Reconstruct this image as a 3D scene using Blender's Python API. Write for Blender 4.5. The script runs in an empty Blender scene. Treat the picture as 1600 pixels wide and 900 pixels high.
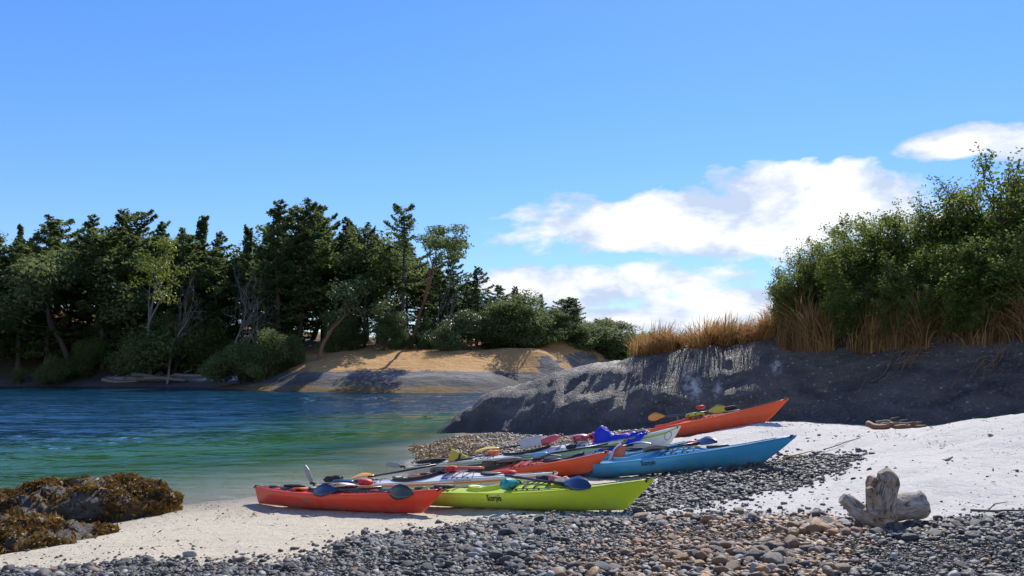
import bpy, bmesh, math, random
import numpy as np
from mathutils import Vector, Matrix, Euler
R = math.radians
random.seed(7); RNG = np.random.default_rng(7)
sc = bpy.context.scene
COL = sc.collection

# ------------------------------------------------------------------ camera
S = 0.92                      # metres per working unit of distance
ZC = 2.4 * S                  # eye height above the water
PITCH = R(5.95)
cam = bpy.data.cameras.new('camera'); cam.sensor_width = 36; cam.lens = 27.0
cam.clip_start = 0.05; cam.clip_end = 12000
cam_o = bpy.data.objects.new('camera', cam); COL.objects.link(cam_o)
cam_o.location = (0, 0, ZC); cam_o.rotation_euler = (R(90) + PITCH, 0, 0)
sc.camera = cam_o

# ------------------------------------------------------------------ light
SUN_EL, SUN_AZ = R(44), R(20)          # azimuth clockwise from +Y
sun = bpy.data.lights.new('sun', 'SUN'); sun.energy = 3.4; sun.angle = R(0.53); sun.color = (1, .94, .84)
sun_o = bpy.data.objects.new('sun', sun); COL.objects.link(sun_o)
sd = Vector((math.sin(SUN_AZ) * math.cos(SUN_EL), math.cos(SUN_AZ) * math.cos(SUN_EL), math.sin(SUN_EL)))
sun_o.rotation_euler = sd.to_track_quat('Z', 'Y').to_euler(); sun_o.location = sd * 60
sc.view_settings.view_transform = 'Standard'; sc.view_settings.look = 'None'
sc.view_settings.exposure = 0.78; sc.view_settings.gamma = 1
sc.cycles.max_bounces = 8; sc.cycles.transparent_max_bounces = 12
sc.cycles.use_denoising = True; sc.cycles.sample_clamp_direct = 5; sc.cycles.sample_clamp_indirect = 4

class NT:
    """small helper to write node trees"""
    def __init__(s, tree): s.t = tree; s.n = tree.nodes; s.l = tree.links
    def __call__(s, typ, ins=None, **kw):
        n = s.n.new(typ)
        for k, v in kw.items(): setattr(n, k, v)
        for k, v in (ins or {}).items():
            sock = n.inputs[k]
            if hasattr(v, 'is_linked') or isinstance(v, bpy.types.NodeSocket): s.l.new(v, sock)
            else: sock.default_value = v
        return n
    def math(s, op, a, b=0.0, c=0.0, clamp=False):
        n = s('ShaderNodeMath', {0: a, 1: b, 2: c}, operation=op); n.use_clamp = clamp; return n.outputs[0]
    def mix(s, f, a, b, blend='MIX'):
        n = s.n.new('ShaderNodeMix'); n.data_type = 'RGBA'; n.blend_type = blend; n.clamp_factor = True
        for k, v in ((0, f), (6, a), (7, b)):
            if isinstance(v, bpy.types.NodeSocket): s.l.new(v, n.inputs[k])
            else: n.inputs[k].default_value = (v if k == 0 else (*v, 1) if len(v) == 3 else v)
        return n.outputs[2]
    def ramp(s, f, stops):
        n = s.n.new('ShaderNodeValToRGB'); s.l.new(f, n.inputs[0]); e = n.color_ramp.elements
        while len(e) < len(stops): e.new(.5)
        for el, (p, c) in zip(e, stops):
            el.position = p; el.color = (c, c, c, 1) if isinstance(c, (int, float)) else (*c, 1)
        return n.outputs[0]
    def noise(s, vec, scale, detail=4, rough=.55, dist=0.0):
        n = s('ShaderNodeTexNoise', {'Scale': scale, 'Detail': detail, 'Roughness': rough, 'Distortion': dist})
        if vec is not None: s.l.new(vec, n.inputs['Vector'])
        return n.outputs['Fac']
    def attr(s, name):
        return s('ShaderNodeAttribute', attribute_name=name).outputs

def pix_dir(px, py):
    u, v = (px - 800) / 1200, (450 - py) / 1200
    return Vector((u, math.cos(PITCH) - v * math.sin(PITCH), math.sin(PITCH) + v * math.cos(PITCH)))

world = bpy.data.worlds.new('World'); sc.world = world; world.use_nodes = True
w = NT(world.node_tree); w.n.clear()
sky = w('ShaderNodeTexSky', sky_type='NISHITA', sun_disc=False)
sky.sun_elevation = SUN_EL; sky.sun_rotation = SUN_AZ
sky.air_density = 1.0; sky.dust_density = 0.05; sky.ozone_density = 3.0; sky.altitude = 0
hsv = w('ShaderNodeHueSaturation', {'Saturation': 1.22, 'Hue': .505, 'Value': 1.0, 'Color': sky.outputs[0]})
tc = w('ShaderNodeTexCoord')
sep = w('ShaderNodeSeparateXYZ', {0: tc.outputs['Generated']})
az = w.math('ARCTAN2', sep.outputs[0], sep.outputs[1])
el = w.math('ARCSINE', sep.outputs[2])
# clouds: elongated banks in azimuth / elevation, their edges broken up by noise
CL = [(1270, 318, 165, 78), (1045, 352, 290, 52), (1180, 370, 275, 28), (930, 446, 225, 34), (1000, 436, 70, 42), (890, 455, 60, 30),
      (1130, 490, 160, 48), (960, 505, 110, 26), (1490, 226, 115, 25), (1640, 222, 120, 36), (1250, 520, 260, 40),
      (1950, 300, 260, 60), (2300, 420, 300, 70), (-500, 470, 300, 35)]
wv = w('ShaderNodeCombineXYZ', {0: w.math('MULTIPLY', az, 1.0), 1: w.math('MULTIPLY', el, 1.9), 2: 0.0}).outputs[0]
n1 = w.noise(wv, 6.5, 9, .58, .3)
n2 = w.noise(wv, 20, 6, .6, .2)
msk = None
for (cx, cy, rx, ry) in CL:
    d0, dx, dy = pix_dir(cx, cy).normalized(), pix_dir(cx + rx, cy).normalized(), pix_dir(cx, cy - ry).normalized()
    a0, e0 = math.atan2(d0.x, d0.y), math.asin(d0.z)
    ra = abs(math.atan2(dx.x, dx.y) - a0); re = abs(math.asin(dy.z) - e0)
    qa = w.math('DIVIDE', w.math('SUBTRACT', az, a0), ra); qe = w.math('DIVIDE', w.math('SUBTRACT', el, e0), re)
    q = w.math('SQRT', w.math('ADD', w.math('MULTIPLY', qa, qa), w.math('MULTIPLY', qe, qe)))
    m = w.math('SUBTRACT', 1.0, q)
    msk = m if msk is None else w.math('SMOOTH_MAX', msk, m, .14)
cov = w.math('ADD', w.math('MULTIPLY', msk, 1.4), w.math('MULTIPLY', w.math('SUBTRACT', n1, .5), 3.0))
cov = w.math('ADD', cov, w.math('MULTIPLY', w.math('SUBTRACT', n2, .5), .7))
# unseen broken cloud added round the rest of the horizon as neutral fill
vis3 = w('ShaderNodeVectorMath', {0: tc.outputs['Generated'], 1: (3.0, 3.0, 6.5)}, operation='MULTIPLY').outputs[0]
rest_n = w.noise(vis3, 1.0, 8, .58, .3)
band = w.math('MULTIPLY', w.ramp(w.math('ABSOLUTE', az), [(.30, 0), (.36, 1)]), w.ramp(el, [(.0, 1), (.30, .9), (.55, 0)]))
ramp_az = w.ramp(w.math('DIVIDE', w.math('ABSOLUTE', az), 3.1416), [(.26, 0), (.40, 1)])
cov2 = w.math('MULTIPLY', w.math('MULTIPLY', band, ramp_az), w.math('MULTIPLY_ADD', w.math('SUBTRACT', rest_n, .5), 4.5, .72))
cov = w.math('MAXIMUM', cov, w.math('SUBTRACT', w.math('MULTIPLY', cov2, 1.6), .55))
dens = w.ramp(w.math('MULTIPLY_ADD', cov, .5, .25), [(.20, 0), (.28, .5), (.39, 1)])
n3 = w.noise(wv, 9, 7, .6, .2)
shade = w.ramp(w.math('ADD', w.math('MULTIPLY', n3, .9), w.math('MULTIPLY', cov, .12)), [(.40, (.52, .62, .80)), (.60, (1, 1, 1))])
ccol = w.mix(1.0, shade, (5.3, 5.3, 5.35), 'MULTIPLY')
lum = w('ShaderNodeRGBToBW', {0: hsv.outputs[0]}).outputs[0]
soft = w.math('DIVIDE', 1.0, w.math('MULTIPLY_ADD', lum, .10, 1.0))      # a real lens and sensor roll the bright horizon off
softc = w('ShaderNodeCombineXYZ', {0: soft, 1: soft, 2: soft}).outputs[0]
tint = w.mix(1.0, w.mix(1.0, hsv.outputs[0], softc, 'MULTIPLY'), (.84, .90, 1.08), 'MULTIPLY')
skyc = w.mix(dens, tint, ccol)
bg = w('ShaderNodeBackground', {'Color': skyc, 'Strength': 0.128})
wo = w('ShaderNodeOutputWorld'); w.l.new(bg.outputs[0], wo.inputs[0])

# ------------------------------------------------------------------ maths
def P(px, py, d):
    """point seen at a pixel of the photograph, d working units ahead"""
    v = pix_dir(px, py); t = d * S / v.y
    return Vector((v.x * t, d * S, ZC + v.z * t))
def proj(x, y, z):
    cp, sp = math.cos(PITCH), math.sin(PITCH)
    zz = z - ZC; f = y * cp + zz * sp; up = -y * sp + zz * cp
    f = np.maximum(f, .05)
    return 800 + 1200 * x / f, 450 - 1200 * up / f
def inpoly(px, py, poly):
    r = np.zeros(np.shape(px), bool); n = len(poly)
    for i in range(n):
        x1, y1 = poly[i]; x2, y2 = poly[(i + 1) % n]
        c = ((y1 > py) != (y2 > py)) & (px < (x2 - x1) * (py - y1) / ((y2 - y1) if y2 != y1 else 1e-9) + x1)
        r ^= c
    return r
def hsh(*a):
    h = np.zeros(np.shape(a[0]), np.uint64)
    for i, v in enumerate(a):
        h ^= (np.asarray(v).astype(np.int64).astype(np.uint64) * np.uint64([73856093, 19349663, 83492791, 2654435761][i]))
        h = (h ^ (h >> np.uint64(13))) * np.uint64(0x9E3779B97F4A7C15)
    return ((h >> np.uint64(40)) & np.uint64(0xFFFF)).astype(float) / 65535.0
def vnoise(*p, seed=0):
    p = [np.asarray(v, float) for v in p]
    i = [np.floor(v) for v in p]; f = [v - k for v, k in zip(p, i)]; f = [v * v * (3 - 2 * v) for v in f]
    out = 0
    for m in range(1 << len(p)):
        wgt = 1; idx = []
        for k in range(len(p)):
            b = (m >> k) & 1; idx.append(i[k] + b); wgt = wgt * (f[k] if b else 1 - f[k])
        out = out + wgt * hsh(*idx, np.full(np.shape(idx[0]), seed))
    return out * 2 - 1
def fbm(*p, octv=4, seed=0, gain=.5):
    a, s, o = 1.0, 0, 0
    for k in range(octv):
        o = o + a * vnoise(*[v * 2.03 ** k + 17.3 * k for v in p], seed=seed + k); s += a; a *= gain
    return o / s
def tps(pts, lam=1e-3):
    pts = np.array([tuple(p) for p in pts]); xy, z = pts[:, :2], pts[:, 2]; n = len(z)
    d = np.linalg.norm(xy[:, None] - xy[None], axis=2); K = np.where(d > 0, d * d * np.log(d + 1e-12), 0) + lam * np.eye(n) * d.mean() ** 2
    A = np.zeros((n + 3, n + 3)); A[:n, :n] = K; A[:n, n] = 1; A[:n, n + 1:] = xy; A[n, :n] = 1; A[n + 1:, :n] = xy.T
    c = np.linalg.solve(A, np.r_[z, 0, 0, 0])
    def f(x, y):
        x = np.asarray(x, float); y = np.asarray(y, float); o = c[n] + c[n + 1] * x + c[n + 2] * y
        for k in range(n):
            r2 = (x - xy[k, 0]) ** 2 + (y - xy[k, 1]) ** 2
            o = o + c[k] * .5 * r2 * np.log(r2 + 1e-12)
        return o
    return f
def sstep(a, b, x):
    t = np.clip((np.asarray(x, float) - a) / (b - a), 0, 1); return t * t * (3 - 2 * t)

# ------------------------------------------------------------------ object helpers
def new_mesh(name, V, F, mat=None, smooth=True, attrs=None):
    me = bpy.data.meshes.new(name)
    if isinstance(F, np.ndarray):
        V = np.asarray(V, np.float32); nf, k = F.shape
        me.vertices.add(len(V)); me.vertices.foreach_set('co', V.ravel())
        me.loops.add(nf * k); me.loops.foreach_set('vertex_index', F.astype(np.int32).ravel())
        me.polygons.add(nf); me.polygons.foreach_set('loop_start', np.arange(0, nf * k, k, dtype=np.int32))
        me.update(calc_edges=True)
    else:
        me.from_pydata([tuple(v) for v in V], [], F); me.update()
    if smooth: me.polygons.foreach_set('use_smooth', np.ones(len(me.polygons), bool))
    for an, arr in (attrs or {}).items():
        arr = np.asarray(arr, np.float32)
        dom = 'FACE' if len(arr) == len(me.polygons) and len(arr) != len(me.vertices) else 'POINT'
        if arr.ndim == 2:
            a = me.attributes.new(an, 'FLOAT_VECTOR', dom); a.data.foreach_set('vector', arr.ravel())
        else:
            a = me.attributes.new(an, 'FLOAT', dom); a.data.foreach_set('value', arr)
    if mat: me.materials.append(mat)
    return me
def link(name, data, parent=None, mw=None):
    o = bpy.data.objects.new(name, data); COL.objects.link(o)
    if parent: o.parent = parent
    if mw is not None: o.matrix_local = mw
    return o
def obj(name, V, F, mat, parent=None, smooth=True, attrs=None, mw=None):
    return link(name, new_mesh(name, V, F, mat, smooth, attrs), parent, mw)
def tag(o, label=None, cat=None, group=None, kind=None):
    if label: o['label'] = label
    if cat: o['category'] = cat
    if group: o['group'] = group
    if kind: o['kind'] = kind
    return o
def thing(name, mw, label, cat, group=None):
    o = bpy.data.objects.new(name, None); COL.objects.link(o); o.matrix_world = mw; o.empty_display_size = .2
    return tag(o, label, cat, group)
def joinm(*parts):
    V, F, n = [], [], 0
    for v, f in parts:
        V += [tuple(q) for q in v]; F += [tuple(i + n for i in q) for q in f]; n += len(v)
    return V, F
def grid_faces(nx, ny, wrap=False):
    i = np.arange(ny - 1)[:, None] * nx + np.arange(nx - 1)[None]
    return np.stack([i, i + 1, i + nx + 1, i + nx], -1).reshape(-1, 4)
def tube(pts, r, n=6, cap=True):
    pts = [Vector(p) for p in pts]; rs = r if isinstance(r, (list, tuple, np.ndarray)) else [r] * len(pts)
    V, F = [], []; ref = None
    for i, p in enumerate(pts):
        t = (pts[min(i + 1, len(pts) - 1)] - pts[max(i - 1, 0)]).normalized()
        if ref is None: ref = Vector((0, 0, 1)) if abs(t.z) < .9 else Vector((1, 0, 0))
        a = (ref - t * ref.dot(t)).normalized(); ref = a; b = t.cross(a)
        for k in range(n):
            an = 2 * math.pi * k / n; V.append(p + (a * math.cos(an) + b * math.sin(an)) * rs[i])
    for i in range(len(pts) - 1):
        for k in range(n):
            F.append((i * n + k, i * n + (k + 1) % n, (i + 1) * n + (k + 1) % n, (i + 1) * n + k))
    if cap: F.append(tuple(range(n - 1, -1, -1))); F.append(tuple((len(pts) - 1) * n + k for k in range(n)))
    return V, F
def loft(rings, closed=True, cap=True):
    n = len(rings[0]); V = [Vector(p) for r in rings for p in r]; F = []
    for i in range(len(rings) - 1):
        for k in range(n if closed else n - 1):
            F.append((i * n + k, i * n + (k + 1) % n, (i + 1) * n + (k + 1) % n, (i + 1) * n + k))
    if cap and closed: F.append(tuple(range(n - 1, -1, -1))); F.append(tuple((len(rings) - 1) * n + k for k in range(n)))
    return V, F
def blob(rx, ry, rz, seed=0, amp=.18, freq=1.6, sub=3, squash=0.0, p=2.0):
    bm = bmesh.new(); bmesh.ops.create_icosphere(bm, subdivisions=sub, radius=1)
    c = np.array([v.co[:] for v in bm.verts]); F = [tuple(v.index for v in f.verts) for f in bm.faces]; bm.free()
    if p != 2.0:
        c = c / (np.abs(c) ** p).sum(1, keepdims=True) ** (1 / p)
    k = 1 + amp * fbm(c[:, 0] * freq + seed * 7.1, c[:, 1] * freq + 3.3, c[:, 2] * freq - seed, octv=3, seed=seed)
    c = c * k[:, None] * np.array([rx, ry, rz]); c[:, 2] = np.maximum(c[:, 2], -rz * (1 - squash))
    return c, np.array(F)

# ------------------------------------------------------------------ materials
def mat(name, build):
    m = bpy.data.materials.new(name); m.use_nodes = True; t = NT(m.node_tree); t.n.clear()
    out = t('ShaderNodeOutputMaterial'); res = build(t)
    t.l.new(res if isinstance(res, bpy.types.NodeSocket) else res.outputs[0], out.inputs[0]); return m
def bsdf(t, col, rough=.6, normal=None, **kw):
    b = t('ShaderNodeBsdfPrincipled')
    for k, v in (('Base Color', col), ('Roughness', rough), ('Normal', normal)):
        if v is None: continue
        if isinstance(v, bpy.types.NodeSocket): t.l.new(v, b.inputs[k])
        else: b.inputs[k].default_value = (*v, 1) if k == 'Base Color' else v
    for k, v in kw.items():
        s = b.inputs[k.replace('_', ' ')]
        if isinstance(v, bpy.types.NodeSocket): t.l.new(v, s)
        else: s.default_value = v
    return b
def bump(t, h, strength=.5, dist=.02):
    return t('ShaderNodeBump', {'Height': h, 'Strength': strength, 'Distance': dist}).outputs[0]
def plain(name, col, rough=.5, var=.12, scale=9, bmp=0.0, coat=0.0, trans=0.0):
    def f(t):
        o = t('ShaderNodeTexCoord').outputs['Object']
        n = t.noise(o, scale, 5)
        c = t.mix(n, tuple(x * (1 - var * 1.6) for x in col), tuple(min(1, x * (1 + var)) for x in col))
        r = t.math('MULTIPLY_ADD', n, .25, rough - .12, clamp=True)
        nm = bump(t, t.noise(o, scale * 6, 4), bmp, .01) if bmp else None
        b = bsdf(t, c, r, nm, Coat_Weight=coat, Coat_Roughness=.12)
        if trans:
            tr = t('ShaderNodeBsdfTranslucent', {'Color': c})
            return t('ShaderNodeMixShader', {0: trans, 1: b.outputs[0], 2: tr.outputs[0]})
        return b
    return mat(name, f)
def leaf_mat(name, dark, light, trans=.4, rough=.5, hue=(.1, .1, .02)):
    def f(t):
        a = t.attr('tint')[2]
        c = t.mix(a, dark, light)
        b = bsdf(t, c, rough, None, Specular_IOR_Level=.18)
        tr = t('ShaderNodeBsdfTranslucent', {'Color': t.mix(.5, c, light)})
        return t('ShaderNodeMixShader', {0: trans, 1: b.outputs[0], 2: tr.outputs[0]})
    return mat(name, f)

def m_ground(t):
    pos = t('ShaderNodeNewGeometry').outputs['Position']
    gr, wet, kelp, wh, bed = (t.attr(k)[2] for k in ('gravel', 'wet', 'kelp', 'white', 'weed'))
    nf, nm_, nb = t.noise(pos, 55, 5, .7), t.noise(pos, 9, 5, .6), t.noise(pos, 1.3, 4)
    vor = t('ShaderNodeTexVoronoi', {'Vector': pos, 'Scale': 34.0}); vc = t('ShaderNodeSeparateColor', {0: vor.outputs['Color']})
    sand = t.mix(wh, (.60, .525, .39), (.62, .585, .53))
    sand = t.mix(t.ramp(nf, [(.36, 1), (.56, 0)]), sand, t.mix(wh, (.36, .31, .225), (.47, .445, .40)))
    speck = t.ramp(t.math('MULTIPLY', vc.outputs[0], 1.0), [(.80, 0), (.82, 1)])
    close = t.ramp(vor.outputs['Distance'], [(.22, 1), (.34, 0)])
    sp = t.math('MULTIPLY', t.math('MULTIPLY', speck, close), t.math('SUBTRACT', .8, t.math('MULTIPLY', wh, .55)))
    sand = t.mix(sp, sand, (.10, .09, .085))
    blot = t.ramp(t.noise(pos, 3.2, 6, .7), [(.56, 0), (.7, 1)])
    sand = t.mix(t.math('MULTIPLY', blot, .5), sand, (.27, .24, .20))
    grav = t.mix(nm_, (.035, .036, .040), (.12, .115, .11))
    kel = t.mix(nf, (.06, .045, .025), t.mix(t.ramp(nm_, [(.45, 0), (.6, 1)]), (.20, .17, .13), (.36, .21, .045)))
    c = t.mix(gr, sand, grav); c = t.mix(kelp, c, kel)
    c = t.mix(t.math('MULTIPLY', wet, .85), c, t.mix(1.0, c, (.34, .32, .29), 'MULTIPLY'))
    c = t.mix(bed, c, t.mix(nm_, (.020, .022, .010), (.07, .06, .03)))
    h = t.math('ADD', t.math('MULTIPLY', nf, .35), t.math('ADD', t.math('MULTIPLY', nm_, .9), t.math('MULTIPLY', t.noise(pos, 150, 3), .15)))
    r = t.math('SUBTRACT', .93, t.math('MULTIPLY', wet, .5))
    return bsdf(t, c, r, bump(t, h, .75, .05), Specular_IOR_Level=.3)
M_ground = mat('beach_ground', m_ground)

def m_rock(t):
    pos = t('ShaderNodeNewGeometry').outputs['Position']
    pale, tide = t.attr('pale')[2], t.attr('tide')[2]
    mp = t('ShaderNodeMapping', {'Vector': pos, 'Rotation': (0, R(-14), R(8)), 'Scale': (.5, 1.0, 2.2)}).outputs[0]
    a, b2, c2 = t.noise(mp, 1.1, 8, .68, .4), t.noise(pos, 5, 8, .75), t.noise(pos, 15, 5, .75)
    c = t.mix(t.ramp(a, [(.3, 0), (.68, 1)]), (.030, .025, .019), (.135, .113, .088))
    c = t.mix(t.ramp(b2, [(.55, 0), (.72, 1)]), c, (.20, .182, .155))
    v = t('ShaderNodeTexVoronoi', {'Vector': pos, 'Scale': 6.5, 'Randomness': 1.0})
    vc = t('ShaderNodeSeparateColor', {0: v.outputs['Color']})
    peb = t.math('MULTIPLY', t.ramp(vc.outputs[1], [(.7, 0), (.74, 1)]), t.ramp(v.outputs['Distance'], [(.16, 1), (.3, 0)]))
    c = t.mix(t.math('MULTIPLY', peb, .7), c, (.34, .325, .30))
    c = t.mix(t.math('MULTIPLY', t.ramp(c2, [(.57, 0), (.65, 1)]), .7), c, (.27, .248, .215))
    lich = t.ramp(t.noise(pos, 2.3, 8, .75), [(.62, 0), (.70, 1)])
    c = t.mix(t.math('MULTIPLY', lich, .45), c, (.24, .16, .07))
    c = t.mix(t.math('MULTIPLY', pale, t.ramp(b2, [(.42, 0), (.56, 1)])), c, (.55, .54, .52))
    c = t.mix(t.math('MULTIPLY', tide, .8), c, t.mix(b2, (.012, .013, .013), (.05, .045, .035)))
    h = t.math('ADD', t.math('MULTIPLY', a, .8), t.math('ADD', t.math('MULTIPLY', b2, .55), t.math('ADD', t.math('MULTIPLY', peb, .25), t.math('MULTIPLY', c2, .22))))
    return bsdf(t, c, t.math('MULTIPLY_ADD', b2, .5, .35), bump(t, h, .9, .16), Specular_IOR_Level=.45)
M_rock = mat('headland_rock', m_rock)

def m_island(t):
    pos = t('ShaderNodeNewGeometry').outputs['Position']
    gold, beach, soil, kelp = (t.attr(k)[2] for k in ('gold', 'beach', 'soil', 'kelp'))
    mp = t('ShaderNodeMapping', {'Vector': pos, 'Rotation': (0, R(-6), 0), 'Scale': (.35, .7, 2.6)}).outputs[0]
    a, b2 = t.noise(mp, .55, 8, .68, .3), t.noise(pos, 1.6, 7, .7)
    c = t.mix(t.ramp(a, [(.34, 0), (.66, 1)]), (.075, .075, .08), (.25, .24, .225))
    crk = t.ramp(t.noise(mp, 1.3, 6, .6, .6), [(.47, 0), (.5, 1), (.53, 0)])
    c = t.mix(t.math('MULTIPLY', crk, .6), c, (.03, .03, .03))
    g = t.mix(b2, (.36, .18, .055), (.58, .35, .14)); g = t.mix(t.ramp(a, [(.6, 0), (.7, 1)]), g, (.24, .22, .07))
    gm = t.math('ADD', gold, t.math('MULTIPLY', t.math('ADD', t.math('SUBTRACT', a, .52), t.math('MULTIPLY', t.math('SUBTRACT', b2, .5), .5)), 4.2)); gm = t.ramp(gm, [(.42, 0), (.60, 1)])
    c = t.mix(t.math('MULTIPLY', gm, t.ramp(gold, [(.02, 0), (.15, 1)])), c, g)
    c = t.mix(soil, c, t.mix(b2, (.022, .017, .010), (.085, .062, .035)))
    c = t.mix(beach, c, t.mix(b2, (.44, .42, .39), (.60, .58, .55)))
    c = t.mix(kelp, c, t.mix(b2, (.05, .035, .012), (.26, .15, .03)))
    c = t.mix(t.math('MULTIPLY', t.attr('tide')[2], .75), c, t.mix(b2, (.022, .021, .02), (.075, .07, .065)))
    h = t.math('ADD', a, t.math('MULTIPLY', b2, .5))
    return bsdf(t, c, .85, bump(t, h, .9, .6), Specular_IOR_Level=.25)
M_island = mat('island_ground', m_island)

def m_water(t):
    pos = t('ShaderNodeNewGeometry').outputs['Position']
    m1 = t('ShaderNodeMapping', {'Vector': pos, 'Rotation': (0, 0, R(12)), 'Scale': (.55, 1.0, 1)}).outputs[0]
    m2 = t('ShaderNodeMapping', {'Vector': pos, 'Rotation': (0, 0, R(-20)), 'Scale': (.75, 1.0, 1)}).outputs[0]
    a = t.noise(m1, .8, 4, .55, .6); b2 = t.noise(m2, 2.6, 4, .6, .5); c2 = t.noise(m1, 11, 3, .6)
    gust = t.ramp(t.noise(m1, .06, 3), [(.36, .55), (.62, 1.25)])
    calm = t.attr('calm')[2]
    amp = t.math('MULTIPLY', gust, t.math('SUBTRACT', 1.0, t.math('MULTIPLY', calm, .45)))
    big = t.noise(t('ShaderNodeMapping', {'Vector': pos, 'Rotation': (0, 0, R(6)), 'Scale': (.35, 1.0, 1)}).outputs[0], .17, 3, .6, .4)
    mid = t.noise(t('ShaderNodeMapping', {'Vector': pos, 'Rotation': (0, 0, R(-9)), 'Scale': (.4, 1.0, 1)}).outputs[0], .42, 3, .6, .6)
    h = t.math('ADD', t.math('ADD', t.math('MULTIPLY', big, 3.0), t.math('MULTIPLY', mid, 1.8)), t.math('ADD', t.math('MULTIPLY', a, 1.0), t.math('ADD', t.math('MULTIPLY', b2, .30), t.math('MULTIPLY', c2, .035))))
    h = t.math('MULTIPLY', h, amp)
    nm = bump(t, h, 1.0, .20)
    fr = t.math('MULTIPLY', t('ShaderNodeFresnel', {'IOR': 1.33, 'Normal': nm}).outputs[0], t.math('SUBTRACT', .95, t.math('MULTIPLY', calm, .74)))
    gl = t('ShaderNodeBsdfGlossy', {'Color': (1, 1, 1, 1), 'Roughness': .06, 'Normal': nm})
    tr = t('ShaderNodeBsdfTransparent', {'Color': (.92, .97, .95, 1)})
    depth = t.attr('depth')[2]          # turbid body colour of deep water
    body = t('ShaderNodeBsdfDiffuse', {'Color': t.mix(t.ramp(depth, [(.35, 0), (.9, 1)]), (.042, .145, .036), (.005, .040, .075))})
    tr = t('ShaderNodeMixShader', {0: t.ramp(depth, [(.015, 0), (.06, .16), (.16, .34), (.36, .66), (.8, .92)]), 1: tr.outputs[0], 2: body.outputs[0]})
    return t('ShaderNodeMixShader', {0: fr, 1: tr.outputs[0], 2: gl.outputs[0]})
M_water = mat('sea_water', m_water)
_t = NT(M_water.node_tree)
_va = _t('ShaderNodeVolumeAbsorption', {'Color': (.20, .82, .32, 1), 'Density': .30})
_t.l.new(_va.outputs[0], [n for n in _t.n if n.type == 'OUTPUT_MATERIAL'][0].inputs['Volume'])

def m_stone(t):
    o = t('ShaderNodeTexCoord').outputs['Object']
    base = t.attr('col')[1]
    n, n2 = t.noise(o, 26, 5, .7), t.noise(o, 90, 3, .7)
    c = t.mix(t.ramp(n, [(.35, 0), (.7, 1)]), base, t.mix(.3, base, (.25, .24, .22)))
    c = t.mix(t.math('MULTIPLY', t.ramp(n2, [(.6, 0), (.72, 1)]), .45), c, (.33, .32, .29))
    return bsdf(t, c, t.math('MULTIPLY_ADD', n, .4, .35), bump(t, t.math('ADD', n, n2), .5, .012), Specular_IOR_Level=.4)
M_stone = mat('beach_stone', m_stone)

def m_bark(name, a, b2, sc_=6):
    def f(t):
        o = t('ShaderNodeTexCoord').outputs['Object']
        mp = t('ShaderNodeMapping', {'Vector': o, 'Scale': (1, 1, .25)}).outputs[0]
        n = t.noise(mp, sc_, 6, .65)
        return bsdf(t, t.mix(n, a, b2), .85, bump(t, n, .7, .05), Specular_IOR_Level=.2)
    return mat(name, f)
M_bark = m_bark('fir_bark', (.035, .026, .02), (.11, .085, .07))
M_madrone = m_bark('madrone_bark', (.10, .055, .035), (.25, .15, .10))
M_snag = m_bark('weathered_snag', (.11, .10, .092), (.27, .255, .24))
M_needle = leaf_mat('fir_needles', (.055, .088, .030), (.200, .255, .080), .55, .65)
M_needle2 = leaf_mat('pine_needles', (.058, .088, .028), (.210, .260, .085), .55, .65)
M_madleaf = leaf_mat('madrone_leaves', (.035, .065, .020), (.16, .22, .085), .3, .35)
M_yelleaf = leaf_mat('yellow_green_leaves', (.08, .11, .014), (.30, .33, .05), .4, .45)
M_shrubleaf = leaf_mat('shrub_leaves', (.050, .088, .018), (.245, .29, .06), .55, .6)
M_dry = leaf_mat('dry_grass', (.17, .078, .026), (.50, .29, .11), .35, .7)
M_dry_shaded = leaf_mat('brown_grass_shaded', (.085, .05, .022), (.40, .25, .10), .35, .7)  # browner dry grass, with the shade at the hedge foot put into its colour
M_weed = leaf_mat('rockweed', (.022, .014, .008), (.34, .19, .04), .25, .5)

# ================================================================== TERRAIN
# kayaks: stern contact, bow contact (px, py, d), filled in further down as well
KPOS = {'red': ((412, 789, 13.2), (648, 803, 11.0)), 'yellow': ((640, 789, 12.2), (972, 799, 9.0)),
        'white_orange': ((503, 777, 14.2), (835, 766, 12.3)), 'blue_front': ((868, 753, 14.4), (1172, 727, 11.5)),
        'orange_mid': ((668, 760, 15.5), (897, 743, 13.6)), 'blue_back': ((742, 753, 15.5), (1042, 723, 14.0)),
        'white_green': ((632, 745, 16.7), (1050, 700, 15.2)), 'orange_far': ((940, 702, 19.2), (1196, 661, 16.2))}
gp = []
for a, b in KPOS.values():
    a, b = P(*a), P(*b); gp += [a, b, a.lerp(b, .33) - Vector((0, 0, .02)), a.lerp(b, .67) - Vector((0, 0, .02))]
for q in [(0, 915, 6.5), (800, 900, 5.6), (1600, 900, 5.4), (1385, 822, 7.1), (1600, 800, 7.5), (1100, 806, 8.0), (800, 816, 8.6),
          (500, 850, 8.4), (200, 880, 7.6), (150, 850, 9.2), (400, 802, 12.4), (160, 822, 11.7), (280, 797, 13.0), 
          (650, 700, 24), (720, 676, 29), (1300, 720, 11.5), (1380, 692, 12.4), (1600, 648, 12.6), (1750, 640, 12), (1500, 662, 12.8), (1420, 672, 14.6),
          (1600, 745, 9.0), (1440, 735, 9.4), (1260, 750, 10.2), (1160, 660, 20.5), (1250, 663, 19.5), (1400, 668, 17.5), (1000, 672, 22.5), (860, 684, 25), (705, 712, 19.4), (700, 702, 21), (800, 692, 22), (690, 738, 17.2)]:
    gp.append(P(*q))
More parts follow.
